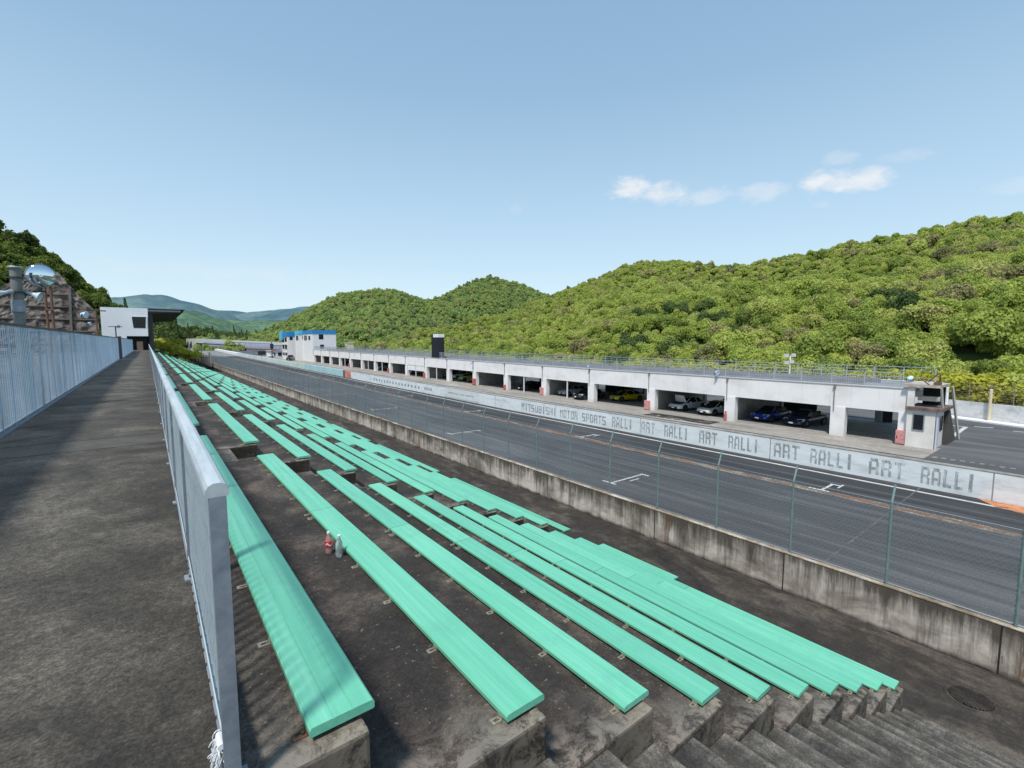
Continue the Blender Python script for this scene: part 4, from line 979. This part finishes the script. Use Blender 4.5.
for yy in (14,28,42):
    b = MB(); b.box(.4,.8,yy,yy+.5,-6,1.0); b.build('column', M['dark'], cr_)
# rock retaining slope with concrete grid
rk = empty('rock_slope_wall', (0,100,-1.6), 0, 'brown stone slope wall held by horizontal concrete beams', 'rock wall')
m, nt, bb = new_mat('slope_stone'); 
v = nt.nodes.new('ShaderNodeTexVoronoi'); v.inputs['Scale'].default_value = 1.1; nt.links.new(pos(nt,(1,1,1.2)), v.inputs['Vector'])
vb = nt.nodes.new('ShaderNodeRGBToBW'); nt.links.new(v.outputs['Color'], vb.inputs[0])
c = mix(nt, ramp(nt, vb.outputs[0], [(.1,(.08,.066,.06)),(.5,(.16,.135,.12)),(.9,(.25,.215,.19))]), ramp(nt, noise(nt, pos(nt), 2.5, 8, .75), [(.35,(.3,.3,.3)),(.65,(1.2,1.2,1.2))]), .8, 'MULTIPLY')
nt.links.new(c, bb.inputs['Base Color']); bb.inputs['Roughness'].default_value = .95; bump(nt, bb, v.outputs['Distance'], .9, .3)
top = [(-60,9.2),(-30,9.2),(-16.5,9.6),(-12.5,12.3),(-10.4,12.3),(-8.4,9.2),(-6.1,6.2),(-5.9,5.2)]
b = MB()
for (x0,h0),(x1,h1) in zip(top[:-1], top[1:]):
    N_ = 30; M_ = max(1,int((x1-x0)/.35))
    for a in range(M_):
        xa = x0+(x1-x0)*a/M_; xb = x0+(x1-x0)*(a+1)/M_; ha = h0+(h1-h0)*a/M_; hb = h0+(h1-h0)*(a+1)/M_
        for k in range(N_):
            f0 = k/N_; f1 = (k+1)/N_
            def pt(x, h, f): 
                z = h*f; q = mnoise.fractal(Vector((x*.9, z*.9, 3)), .8, 2.2, 4)*.4
                return (x, -3+z*.35+q, z)
            b.poly([pt(xa,ha,f0),pt(xb,hb,f0),pt(xb,hb,f1),pt(xa,ha,f1)])
b.build('stone_face', m, rk)
bc = plain('slope_beam_concrete', (.17,.145,.128), .9, 0, .3, 1.5)
b = MB()
for z in (1.2,3.1,4.9,6.8,8.7,10.6):
    xr = -6.0 if z < 5.6 else (-8.6 if z < 9.2 else -10.4); xl = -60 if z < 9 else -13
    b.box(xl, xr, -3.25+z*.35, -2.6+z*.35, z, z+.16)
b.build('beams', bc, rk)
b = MB()
for x in (-9.2,):
    for k in range(9):
        z = k*1.1
        if z < 9: b.box(x, x+.28, -3.4+z*.35, -2.6+z*.35, z, z+1.12)
b.build('ribs', bc, rk)
# ------------------------------------------------------------------ trees
def leafmat(name, stops, trans=.42):
    m, nt, b = new_mat(name)
    oi = nt.nodes.new('ShaderNodeObjectInfo')
    mp = nt.nodes.new('ShaderNodeMapping'); mp.inputs['Scale'].default_value = (.03,.03,.05); nt.links.new(oi.outputs['Location'], mp.inputs[0])
    big = noise(nt, mp.outputs[0], 1.0, 4, .6)
    s = math_(nt, 'ADD', math_(nt, 'MULTIPLY', oi.outputs['Random'], .34), math_(nt, 'MULTIPLY', big, .38))
    s = math_(nt, 'ADD', s, math_(nt, 'MULTIPLY', noise(nt, pos(nt), .55, 4, .7), .30))
    c = ramp(nt, s, stops)
    f = noise(nt, pos(nt), 1.3, 4, .7)
    c = mix(nt, c, ramp(nt, f, [(.3,(.7,.72,.65)),(.7,(1.25,1.22,1.1))]), 1.0, 'MULTIPLY')
    nt.links.new(c, b.inputs['Base Color']); b.inputs['Roughness'].default_value = .65; b.inputs['Specular IOR Level'].default_value = .25
    tr = nt.nodes.new('ShaderNodeBsdfTranslucent'); nt.links.new(c, tr.inputs[0])
    ms = nt.nodes.new('ShaderNodeMixShader'); ms.inputs[0].default_value = trans
    nt.links.new(b.outputs[0], ms.inputs[1]); nt.links.new(tr.outputs[0], ms.inputs[2]); nt.links.new(ms.outputs[0], nt.nodes['Material Output'].inputs[0])
    return m
M['leaf'] = leafmat('hill_foliage', [(.22,(.19,.26,.08)),(.34,(.27,.35,.085)),(.44,(.37,.45,.105)),(.54,(.45,.52,.13)),(.62,(.50,.55,.17)),(.67,(.36,.30,.18)),(.72,(.20,.28,.08)),(.80,(.42,.38,.25))])
M['leaf_dark'] = leafmat('dark_foliage', [(.25,(.06,.10,.035)),(.5,(.10,.155,.045)),(.75,(.15,.21,.06))], .25)
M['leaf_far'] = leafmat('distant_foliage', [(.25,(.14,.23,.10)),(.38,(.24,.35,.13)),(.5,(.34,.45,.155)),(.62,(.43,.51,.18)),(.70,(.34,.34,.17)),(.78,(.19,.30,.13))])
M['leaf_yellow'] = leafmat('yellow_green_foliage', [(.2,(.26,.30,.04)),(.5,(.46,.48,.06)),(.8,(.56,.54,.09))])
M['bark'] = plain('bark', (.10,.08,.06), .9, 0, .3, 4)
def crown_mesh(name, seed, nl, leaf, lobes=11, flat=.8, spread=.62, conif=False):
    """unit crown, radius about 1, centre at z = 1; leaf-clump quads on and inside uneven lobes"""
    r = np.random.RandomState(seed)
    if conif:
        h = r.rand(nl)**.8; rad = (1-h)*.55*(.55+.45*r.rand(nl)); th = r.rand(nl)*2*np.pi
        P_ = np.stack([rad*np.cos(th), rad*np.sin(th), .2+h*2.4], 1); N_ = np.stack([np.cos(th), np.sin(th), .5+0*th], 1)
    else:
        cs = []; rs = []
        for k in range(lobes):
            a = r.rand()*2*np.pi; q = spread*math.sqrt(r.rand()); z = .55+.75*r.rand()*(1-.5*q)
            cs.append((q*math.cos(a), q*math.sin(a), z)); rs.append(.16+.30*r.rand()**1.4)
        cs = np.array(cs); rs = np.array(rs)
        k = r.choice(lobes, nl, p=(rs**2)/(rs**2).sum())
        d = r.randn(nl,3); d /= np.linalg.norm(d,axis=1)[:,None]; d[:,2] = np.where(d[:,2] < -.3, -d[:,2], d[:,2])
        P_ = cs[k]+d*(rs[k]*(.66+.50*r.rand(nl)))[:,None]*np.array([1,1,flat]); N_ = d
    N_ = N_+r.randn(nl,3)*.45; N_ /= np.linalg.norm(N_,axis=1)[:,None]
    u = np.cross(N_, r.randn(nl,3)); u /= np.linalg.norm(u,axis=1)[:,None]; w = np.cross(N_, u)
    s = (leaf*(.6+.8*r.rand(nl)))[:,None]
    V = np.stack([P_-u*s-w*s*.6, P_+u*s*.9-w*s*.7, P_+u*s*.7+w*s*.8, P_-u*s*.8+w*s*.6], 1).reshape(-1,3)
    me = bpy.data.meshes.new(name); n = len(V)//4
    me.vertices.add(len(V)); me.vertices.foreach_set('co', V.ravel().astype(np.float32))
    me.loops.add(4*n); me.loops.foreach_set('vertex_index', np.arange(4*n, dtype=np.int32))
    me.polygons.add(n); me.polygons.foreach_set('loop_start', np.arange(0,4*n,4, dtype=np.int32)); me.polygons.foreach_set('loop_total', np.full(n,4,dtype=np.int32))
    me.update(); me.validate(); return me
crowns = [crown_mesh('crown_mesh', 10+i, 2400, .064, 20+i%4, 1.0, .60+.05*(i%3)) for i in range(7)]
fine = [crown_mesh('fine_crown_mesh', 40+i, 6500, .040, 26, 1.0, .66) for i in range(5)]
conif = [crown_mesh('conifer_mesh', 70+i, 900, .09, conif=True) for i in range(2)]

# terrain in plan: azimuth from +Y toward +X, ridge height as slope from the camera, ridge distance, foot distance
def interp(tab, a):
    xs = [t[0] for t in tab]; ys = [t[1] for t in tab]; return float(np.interp(a, xs, ys))
def az2(a): return math.sin(R(a)), math.cos(R(a))
class Hill:
    def __init__(s, name, ridge, dist, foot, amp, freq, mat_, tree_h, p=.9):
        s.ridge, s.dist, s.foot, s.amp, s.freq, s.th, s.p = ridge, dist, foot, amp, freq, tree_h, p
        s.a0 = ridge[0][0]; s.a1 = ridge[-1][0]; s.name = name; s.mat = mat_
    def z(s, a, r):
        D = interp(s.dist, a); F = interp(s.foot, a); zr = interp(s.ridge, a)*D - s.th
        t = (r-F)/(D-F)
        if t <= 0: return -7.6
        if t <= 1: h = -7.6+(zr+7.6)*(t**s.p)
        else: h = zr-(t-1)*(D-F)*.45-((t-1)**2)*20
        x, y = az2(a); q = mnoise.fractal(Vector((x*r*s.freq, y*r*s.freq, 1.7)), 1.0, 2.0, 4)
        env = math.sin(math.pi*min(1,max(0,t)))**.8 if t < 1 else 0
        return h + q*s.amp*env
    def build(s, na=70, nr=26):
        b = MB()
        for i in range(na+1):
            a = s.a0+(s.a1-s.a0)*i/na; D = interp(s.dist,a); F = interp(s.foot,a); x, y = az2(a)
            for j in range(nr+1):
                t = j/nr*1.45; r = F+(D-F)*t; b.v.append((x*r, y*r, s.z(a,r)))
        for i in range(na):
            for j in range(nr): k = i*(nr+1)+j; b.face((k, k+nr+1, k+nr+2, k+1))
        o = b.build(s.name, s.mat, smooth=True); o['kind'] = 'structure'; return o
    def scatter(s, spacing, rng, tmax=1.12, tmin=0.0):
        pts = []
        rmax = max(d for _, d in s.dist)*1.15; rmin = min(f for _, f in s.foot)
        r = rmin
        while r < rmax:
            step = spacing/r*180/math.pi; a = s.a0+rng.random()*step
            while a < s.a1:
                aa = a+rng.uniform(-.45,.45)*step; rr = r+rng.uniform(-.45,.45)*spacing
                D = interp(s.dist,aa); F = interp(s.foot,aa); t = (rr-F)/(D-F)
                if tmin < t < tmax and s.a0 <= aa <= s.a1:
                    x, y = az2(aa); pts.append((x*rr, y*rr, s.z(aa, rr), aa, rr))
                a += step
            r += spacing
        return pts
under = plain('forest_floor', (.13,.17,.045), .95, 0, .5, .3)
hr = Hill('right_hill', [(20,.0),(26,.006),(29,.014),(32.6,.035),(35,.049),(38.6,.070),(43.4,.103),(48.1,.132),(50.5,.152),(52.6,.160),(57,.156),(61.2,.141),(65.1,.142),(68.7,.150),(72.8,.159),(75.1,.167),(76.9,.166),(78.6,.175),(80.6,.180),(84.3,.181),(92,.185),(105,.19)],
   [(20,640),(29,600),(35,520),(43,430),(52,350),(57,330),(65,300),(77,270),(84,255),(105,240)],
   [(20,230),(29,150),(35,128),(43,106),(52,88),(60,80),(70,73),(80,68),(88,66),(96,63),(105,60)], 10, .011, under, 3.5, .95)
hA = Hill('middle_hill', [(4,-.008),(8,.004),(10.6,.020),(12.6,.036),(14.5,.058),(16.7,.080),(18.9,.095),(21.6,.102),(24.4,.098),(27.3,.084),(29.1,.075),(33.8,.049),(37,.03)], [(4,560),(37,620)], [(4,330),(20,330),(37,400)], 14, .008, under, 4, .9)
hB = Hill('back_hill', [(22,.05),(27.3,.083),(29.1,.091),(31.5,.115),(35,.136),(38.6,.120),(41.6,.100),(45.8,.065),(50,.05)], [(22,860),(50,860)], [(22,600),(50,600)], 16, .006, under, 4, .85)
hC = Hill('low_front_hill', [(-6,.040),(-3,.040),(0,.036),(2,.030),(3,.024),(6,.017),(9,.011),(12,.009),(16,.006)], [(-6,300),(2,420),(4,620),(16,620)], [(-6,185),(1.5,260),(3.2,460),(16,480)], 5, .01, under, 4, .85)
hL = Hill('left_hill', [(-24,.165),(-12,.160),(-9.1,.153),(-7.6,.154),(-6.5,.134),(-5.3,.117),(-4.2,.086),(-2.9,.069),(-1.8,.055),(-.9,.035)], [(-24,190),(-.9,200)], [(-24,112),(-.9,125)], 3, .02, under, 3.5, .75)
for h in (hr,hA,hB,hC,hL): h.build()
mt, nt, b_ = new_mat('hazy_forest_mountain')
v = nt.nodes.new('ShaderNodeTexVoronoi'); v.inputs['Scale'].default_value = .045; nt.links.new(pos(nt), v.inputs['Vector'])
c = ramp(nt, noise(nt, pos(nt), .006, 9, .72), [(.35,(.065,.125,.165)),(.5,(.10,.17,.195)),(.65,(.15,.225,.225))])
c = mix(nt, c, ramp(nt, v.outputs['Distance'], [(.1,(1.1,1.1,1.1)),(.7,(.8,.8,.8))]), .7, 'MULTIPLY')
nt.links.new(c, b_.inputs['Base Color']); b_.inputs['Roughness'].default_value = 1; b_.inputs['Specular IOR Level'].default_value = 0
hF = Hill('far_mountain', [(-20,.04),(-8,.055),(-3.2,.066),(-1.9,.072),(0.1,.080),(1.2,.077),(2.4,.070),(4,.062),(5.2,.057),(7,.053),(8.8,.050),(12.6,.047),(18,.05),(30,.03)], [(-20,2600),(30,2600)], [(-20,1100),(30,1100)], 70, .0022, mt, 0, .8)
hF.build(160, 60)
# hazier nearer shoulder of the far mountain
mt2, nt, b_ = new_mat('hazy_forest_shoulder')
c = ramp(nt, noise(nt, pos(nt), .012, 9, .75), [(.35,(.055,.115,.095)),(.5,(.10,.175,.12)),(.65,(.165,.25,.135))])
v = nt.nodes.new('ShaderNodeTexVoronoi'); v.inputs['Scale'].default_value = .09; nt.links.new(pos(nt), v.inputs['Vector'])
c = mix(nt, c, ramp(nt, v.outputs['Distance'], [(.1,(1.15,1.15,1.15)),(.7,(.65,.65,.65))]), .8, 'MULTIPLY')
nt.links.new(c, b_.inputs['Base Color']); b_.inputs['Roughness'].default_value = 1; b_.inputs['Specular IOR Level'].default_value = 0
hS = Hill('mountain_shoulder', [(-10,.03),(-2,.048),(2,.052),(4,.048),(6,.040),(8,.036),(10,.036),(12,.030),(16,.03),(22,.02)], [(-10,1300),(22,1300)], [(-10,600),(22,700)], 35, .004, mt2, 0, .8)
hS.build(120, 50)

# instanced forest cover: one object per hill
srccol = bpy.data.collections.new('foliage_sources')
def source_collection(name, meshes, mat_):
    c = bpy.data.collections.new(name)
    for i, me in enumerate(meshes):
        me2 = me.copy(); me2.materials.clear(); me2.materials.append(mat_)
        o = bpy.data.objects.new('tree_crown_source', me2); c.objects.link(o)
    return c
def forest(name, pts, srcs, rng, s0, s1, label):
    me = bpy.data.meshes.new(name); me.from_pydata([(p[0],p[1],p[2]+rng.uniform(-.9,.4)) for p in pts], [], [])
    n = len(pts)
    at = me.attributes.new('sc','FLOAT_VECTOR','POINT'); at.data.foreach_set('vector', np.array([[(q:=rng.uniform(s0,s1)*(1.3 if rng.random() < .12 else 1))*rng.uniform(.85,1.2), q*rng.uniform(.85,1.2), q*rng.uniform(.85,1.45)] for _ in range(n)]).ravel())
    at = me.attributes.new('rot','FLOAT_VECTOR','POINT'); at.data.foreach_set('vector', np.array([[rng.uniform(-.12,.12),rng.uniform(-.12,.12),rng.uniform(0,6.28)] for _ in range(n)]).ravel())
    at = me.attributes.new('pick','INT','POINT'); at.data.foreach_set('value', [rng.randrange(1000) for _ in range(n)])
    o = bpy.data.objects.new(name, me); COL.objects.link(o); tag(o, label, 'forest', None, 'stuff')
    ng = bpy.data.node_groups.new(name+'_nodes','GeometryNodeTree')
    ng.interface.new_socket('Geometry', in_out='INPUT', socket_type='NodeSocketGeometry'); ng.interface.new_socket('Geometry', in_out='OUTPUT', socket_type='NodeSocketGeometry')
    N = ng.nodes; L = ng.links
    gi = N.new('NodeGroupInput'); go = N.new('NodeGroupOutput'); ip = N.new('GeometryNodeInstanceOnPoints'); ci = N.new('GeometryNodeCollectionInfo')
    ci.inputs['Collection'].default_value = srcs; ci.inputs['Separate Children'].default_value = True; ci.inputs['Reset Children'].default_value = True
    def attr(nm, ty):
        a = N.new('GeometryNodeInputNamedAttribute'); a.data_type = ty; a.inputs['Name'].default_value = nm; return a.outputs['Attribute']
    L.new(gi.outputs[0], ip.inputs['Points']); L.new(ci.outputs[0], ip.inputs['Instance']); ip.inputs['Pick Instance'].default_value = True
    L.new(attr('pick','INT'), ip.inputs['Instance Index']); L.new(attr('sc','FLOAT_VECTOR'), ip.inputs['Scale'])
    er = N.new('FunctionNodeEulerToRotation'); L.new(attr('rot','FLOAT_VECTOR'), er.inputs[0]); L.new(er.outputs[0], ip.inputs['Rotation'])
    L.new(ip.outputs[0], go.inputs[0])
    md = o.modifiers.new('foliage','NODES'); md.node_group = ng
    return o
rng = random.Random(11)
S_leaf = source_collection('hill_crowns', crowns, M['leaf']); S_far = source_collection('far_crowns', crowns[:4], M['leaf_far']); S_dark = source_collection('dark_crowns', crowns[:5]+conif[:1], M['leaf_dark'])
S_left = source_collection('left_crowns', crowns, leafmat('shaded_green_foliage', [(.25,(.045,.08,.02)),(.42,(.10,.15,.03)),(.55,(.19,.25,.045)),(.68,(.12,.17,.035)),(.8,(.06,.09,.025))]))
S_fine = source_collection('fine_hill_crowns', fine, M['leaf'])
pr = hr.scatter(3.1, rng)
pr = [p for p in pr if not (p[3] < 40 and p[4] > 560)]
near = sorted([p for p in pr if 40 < p[3] < 88 and p[4] < 150], key=lambda p: (p[4]-interp(hr.foot,p[3])))
single = []
for p in near:
    if all((p[0]-q[0])**2+(p[1]-q[1])**2 > 6.2**2 for q in single): single.append(p)
    if len(single) >= 70: break
ss = set(single)
rest = [p for p in pr if p not in ss]
mid = [p for p in rest if p[4] < 190]; farr = [p for p in rest if p[4] >= 190]
forest('right_hillside_forest', mid, S_fine, rng, 1.7, 2.9, 'dense bright green forest covering the slope behind the garages')
forest('right_ridge_forest', farr, S_leaf, rng, 1.6, 2.7, 'dense green forest on the upper slope and ridge at the right')
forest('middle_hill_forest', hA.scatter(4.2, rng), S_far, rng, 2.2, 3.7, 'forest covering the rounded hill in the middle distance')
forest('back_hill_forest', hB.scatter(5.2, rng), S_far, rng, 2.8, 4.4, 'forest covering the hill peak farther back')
forest('low_dark_forest', hC.scatter(4.6, rng), S_dark, rng, 2.2, 3.6, 'dark green forest belt behind the far end of the track')
forest('left_hill_forest', hL.scatter(2.8, rng), S_left, rng, 1.6, 2.8, 'green forest on the hill above the rock slope wall')

# individual trees and bushes
def tree_proto(kind, crown, mat_, trunk_h, label, group, cat='tree'):
    t = empty(kind, (0,0,0)); tag(t, label, cat, group)
    b = MB(); b.tube((0,0,-.3),(.02,.03,trunk_h*.6),.085,8,.06); b.tube((.02,.03,trunk_h*.6),(0,0,trunk_h*1.5),.06,6,.02)
    for q in range(5):
        a = q*1.26; b.tube((0,0,trunk_h*(.6+.08*q)),(.45*math.cos(a),.45*math.sin(a),trunk_h+.45),.035,5,.01)
    b.build('trunk', M['bark'], t)
    me = crown.copy(); me.materials.clear(); me.materials.append(mat_)
    c_ = bpy.data.objects.new('crown', me); COL.objects.link(c_); c_.parent = t; c_.location = (0,0,trunk_h-.35)
    return t
lab1 = 'leafy green tree at the foot of the hill behind the garages'; g1 = 'trees at the foot of the right hill'
kinds = [(fine[i%5], M['leaf'] if i != 3 else M['leaf_dark']) for i in range(5)]
protos = [tree_proto('hillside_tree', c_, m_, .45, lab1 if m_ is M['leaf'] else 'dark green tree at the foot of the hill behind the garages', g1 if m_ is M['leaf'] else 'dark trees at the foot of the right hill') for c_, m_ in kinds]
pk = [children(t) for t in protos]; used = set()
for i, p in enumerate(single):
    k = i % 5
    if k not in used: o = protos[k]; used.add(k)
    else: o = copy_thing(protos[k], pk[k])
    s = rng.uniform(2.0,3.5); o.location = (p[0],p[1],p[2]-.2); o.scale = (s,s,s*rng.uniform(.85,1.15)); o.rotation_euler = (0,0,rng.uniform(0,6.28))
yb = [tree_proto('yellow_bush', fine[i], M['leaf_yellow'], .25, 'bright yellow-green bush behind the paddock perimeter wall', 'yellow bushes behind the perimeter wall', 'bush') for i in range(3)]
yk = [children(t) for t in yb]; n_ = 0
for i in range(54):
    if i < 40: u_ = i/39; y = -10+u_*60; x = 66+1.8*math.sin(i*1.9) - max(0,(14-y))*.28
    else: y = 52+(i-40)*6; x = 67.5+1.5*math.sin(i*2.3)
    k = i % 3; o = yb[k] if n_ < 3 else copy_thing(yb[k], yk[k]); n_ += 1
    s = rng.uniform(2.2,3.3); o.location = (x+1,y,G-.1); o.scale = (s*1.15,s*1.15,s); o.rotation_euler = (0,0,rng.uniform(0,6.28))
bankleaf = leafmat('bright_bank_foliage', [(.2,(.42,.46,.07)),(.5,(.62,.62,.10)),(.8,(.70,.66,.14))], .4)
bb_ = [tree_proto('bank_bush', fine[i+1], bankleaf, .2, 'rounded yellow-green bush at the far end of the stands', 'bushes at the far end of the stands', 'bush') for i in range(2)]
bkk = [children(t) for t in bb_]; n_ = 0
for (x,y,z,s) in ((1.3,122,-2.2,1.2),(2.6,124,-2.6,1.7),(4.2,126,-3.0,1.7),(5.4,125,-3.8,1.8),(7.0,127,-4.4,1.8),(8.2,130,-5,1.8),(3.2,131,-2.4,1.9),(5.4,134,-2.6,2.1),(9.4,136,-5.2,1.7)):
    k = n_ % 2; o = bb_[k] if n_ < 2 else copy_thing(bb_[k], bkk[k]); n_ += 1
    o.location = (x-.5,y,z+.5); o.scale = (s,s,s*1.05); o.rotation_euler = (0,0,rng.uniform(0,6.28))
ctr = [tree_proto('conifer_tree', conif[i], M['leaf_dark'], .2, 'small dark pointed conifer beyond the far end of the track', 'conifers beyond the far track') for i in range(2)]
ck = [children(t) for t in ctr]; n_ = 0
for i in range(16):
    a = 3.0+i*.42+rng.uniform(-.15,.15); r = 300+i*4 if a < 3.4 else 480; x, y = az2(a); k = n_ % 2
    o = ctr[k] if n_ < 2 else copy_thing(ctr[k], ck[k]); n_ += 1
    s = rng.uniform(1.2,2.2); o.location = (x*r,y*r,hC.z(a,r)+.3); o.scale = (s*.9,s*.9,s)

# ------------------------------------------------------------------ sky, sun, camera
SUN_AZ = R(-120); SUN_EL = R(60)      # azimuth from +Y toward +X
w = bpy.data.worlds.new('World'); sc.world = w; w.use_nodes = True; nt = w.node_tree
bg = nt.nodes['Background']; sky = nt.nodes.new('ShaderNodeTexSky'); sky.sky_type = 'NISHITA'; sky.sun_disc = False
sky.sun_elevation = SUN_EL; sky.sun_rotation = SUN_AZ; sky.altitude = 200; sky.air_density = 1.0; sky.dust_density = .9; sky.ozone_density = 1.0
STR = .14
bg.inputs[1].default_value = STR
tc = nt.nodes.new('ShaderNodeTexCoord'); sx = nt.nodes.new('ShaderNodeSeparateXYZ'); nt.links.new(tc.outputs['Generated'], sx.inputs[0])
az = math_(nt,'ARCTAN2', sx.outputs[0], sx.outputs[1]); el = sx.outputs[2]
nm = nt.nodes.new('ShaderNodeMapping'); nm.inputs['Scale'].default_value = (1,1,2.2); nt.links.new(tc.outputs['Generated'], nm.inputs[0])
cn = noise(nt, nm.outputs[0], 21, 8, .62, .2)
tot = None
for (a, e, sa, se, amt) in ((51.5,.303,3.0,.024,.9),(55.2,.290,3.4,.020,.75),(59.5,.275,4.0,.016,.45),(64.5,.268,3.6,.018,.4),(70.8,.272,2.6,.024,.95),(73.6,.266,2.8,.022,.8),(71.6,.306,1.9,.013,.3),(76.5,.292,2.4,.011,.22),(84.5,.221,3.6,.014,.3),(38,.27,1.0,.014,.15),(8,.12,18,.020,.16),(70.5,.235,1.0,.009,.18)):
    dx = math_(nt,'DIVIDE', math_(nt,'SUBTRACT', az, R(a)), R(sa)); dz = math_(nt,'DIVIDE', math_(nt,'SUBTRACT', el, e/math.sqrt(1+e*e)+.002), se)
    d = math_(nt,'ADD', math_(nt,'MULTIPLY',dx,dx), math_(nt,'MULTIPLY',dz,dz))
    q = math_(nt,'SUBTRACT', 1.0, d); q = math_(nt,'ADD', q, math_(nt,'MULTIPLY', math_(nt,'SUBTRACT', cn, .5), 3.4))
    mr_ = nt.nodes.new('ShaderNodeMapRange'); mr_.interpolation_type = 'SMOOTHSTEP'; nt.links.new(q, mr_.inputs[0]); mr_.inputs[1].default_value = -.1; mr_.inputs[2].default_value = 1.5; mr_.inputs[4].default_value = amt
    tot = mr_.outputs[0] if tot is None else math_(nt,'MAXIMUM', tot, mr_.outputs[0])
hzr = ramp(nt, el, [(.0,(.80,.97,1.04)),(.10,(.69,.89,1.01)),(.25,(.52,.75,.94)),(.45,(.35,.56,.78)),(.75,(.24,.43,.66))])
hz_ = mix(nt, hzr, (1/STR,1/STR,1/STR), 1.0, 'MULTIPLY')
skc = mix(nt, sky.outputs[0], hz_, .8)
cc = mix(nt, skc, (.88/STR,.90/STR,.93/STR), math_(nt,'MINIMUM',math_(nt,'MULTIPLY',tot,1.05),1.0)); nt.links.new(cc, bg.inputs[0])
sl = bpy.data.lights.new('sun', 'SUN'); sl.energy = 4.2; sl.angle = R(6); sl.color = (1,.955,.89)
so = bpy.data.objects.new('sun', sl); COL.objects.link(so)
sd = Vector((math.sin(SUN_AZ)*math.cos(SUN_EL), math.cos(SUN_AZ)*math.cos(SUN_EL), math.sin(SUN_EL)))
so.rotation_euler = sd.to_track_quat('Z','Y').to_euler()

cam = bpy.data.cameras.new('camera'); co = bpy.data.objects.new('camera', cam); COL.objects.link(co); sc.camera = co
f = 470.; dY = Vector((147.5-512, 384-341.5, f)).normalized()
dZ = Vector((0, dY.z, -dY.y)).normalized(); dX = dZ.cross(dY); dX = -dX if dX.x < 0 else dX
right = Vector((dX.x,dY.x,dZ.x)); up = Vector((dX.y,dY.y,dZ.y)); fw_ = Vector((dX.z,dY.z,dZ.z))
co.matrix_world = Matrix(((right.x,up.x,-fw_.x,0),(right.y,up.y,-fw_.y,0),(right.z,up.z,-fw_.z,0),(0,0,0,1)))
cam.sensor_width = 36; cam.lens = f/1024*36; cam.clip_end = 12000; cam.clip_start = .05
sc.view_settings.view_transform = 'Standard'; sc.view_settings.look = 'None'; sc.view_settings.exposure = 0
sc.cycles.max_bounces = 6; sc.cycles.transparent_max_bounces = 12
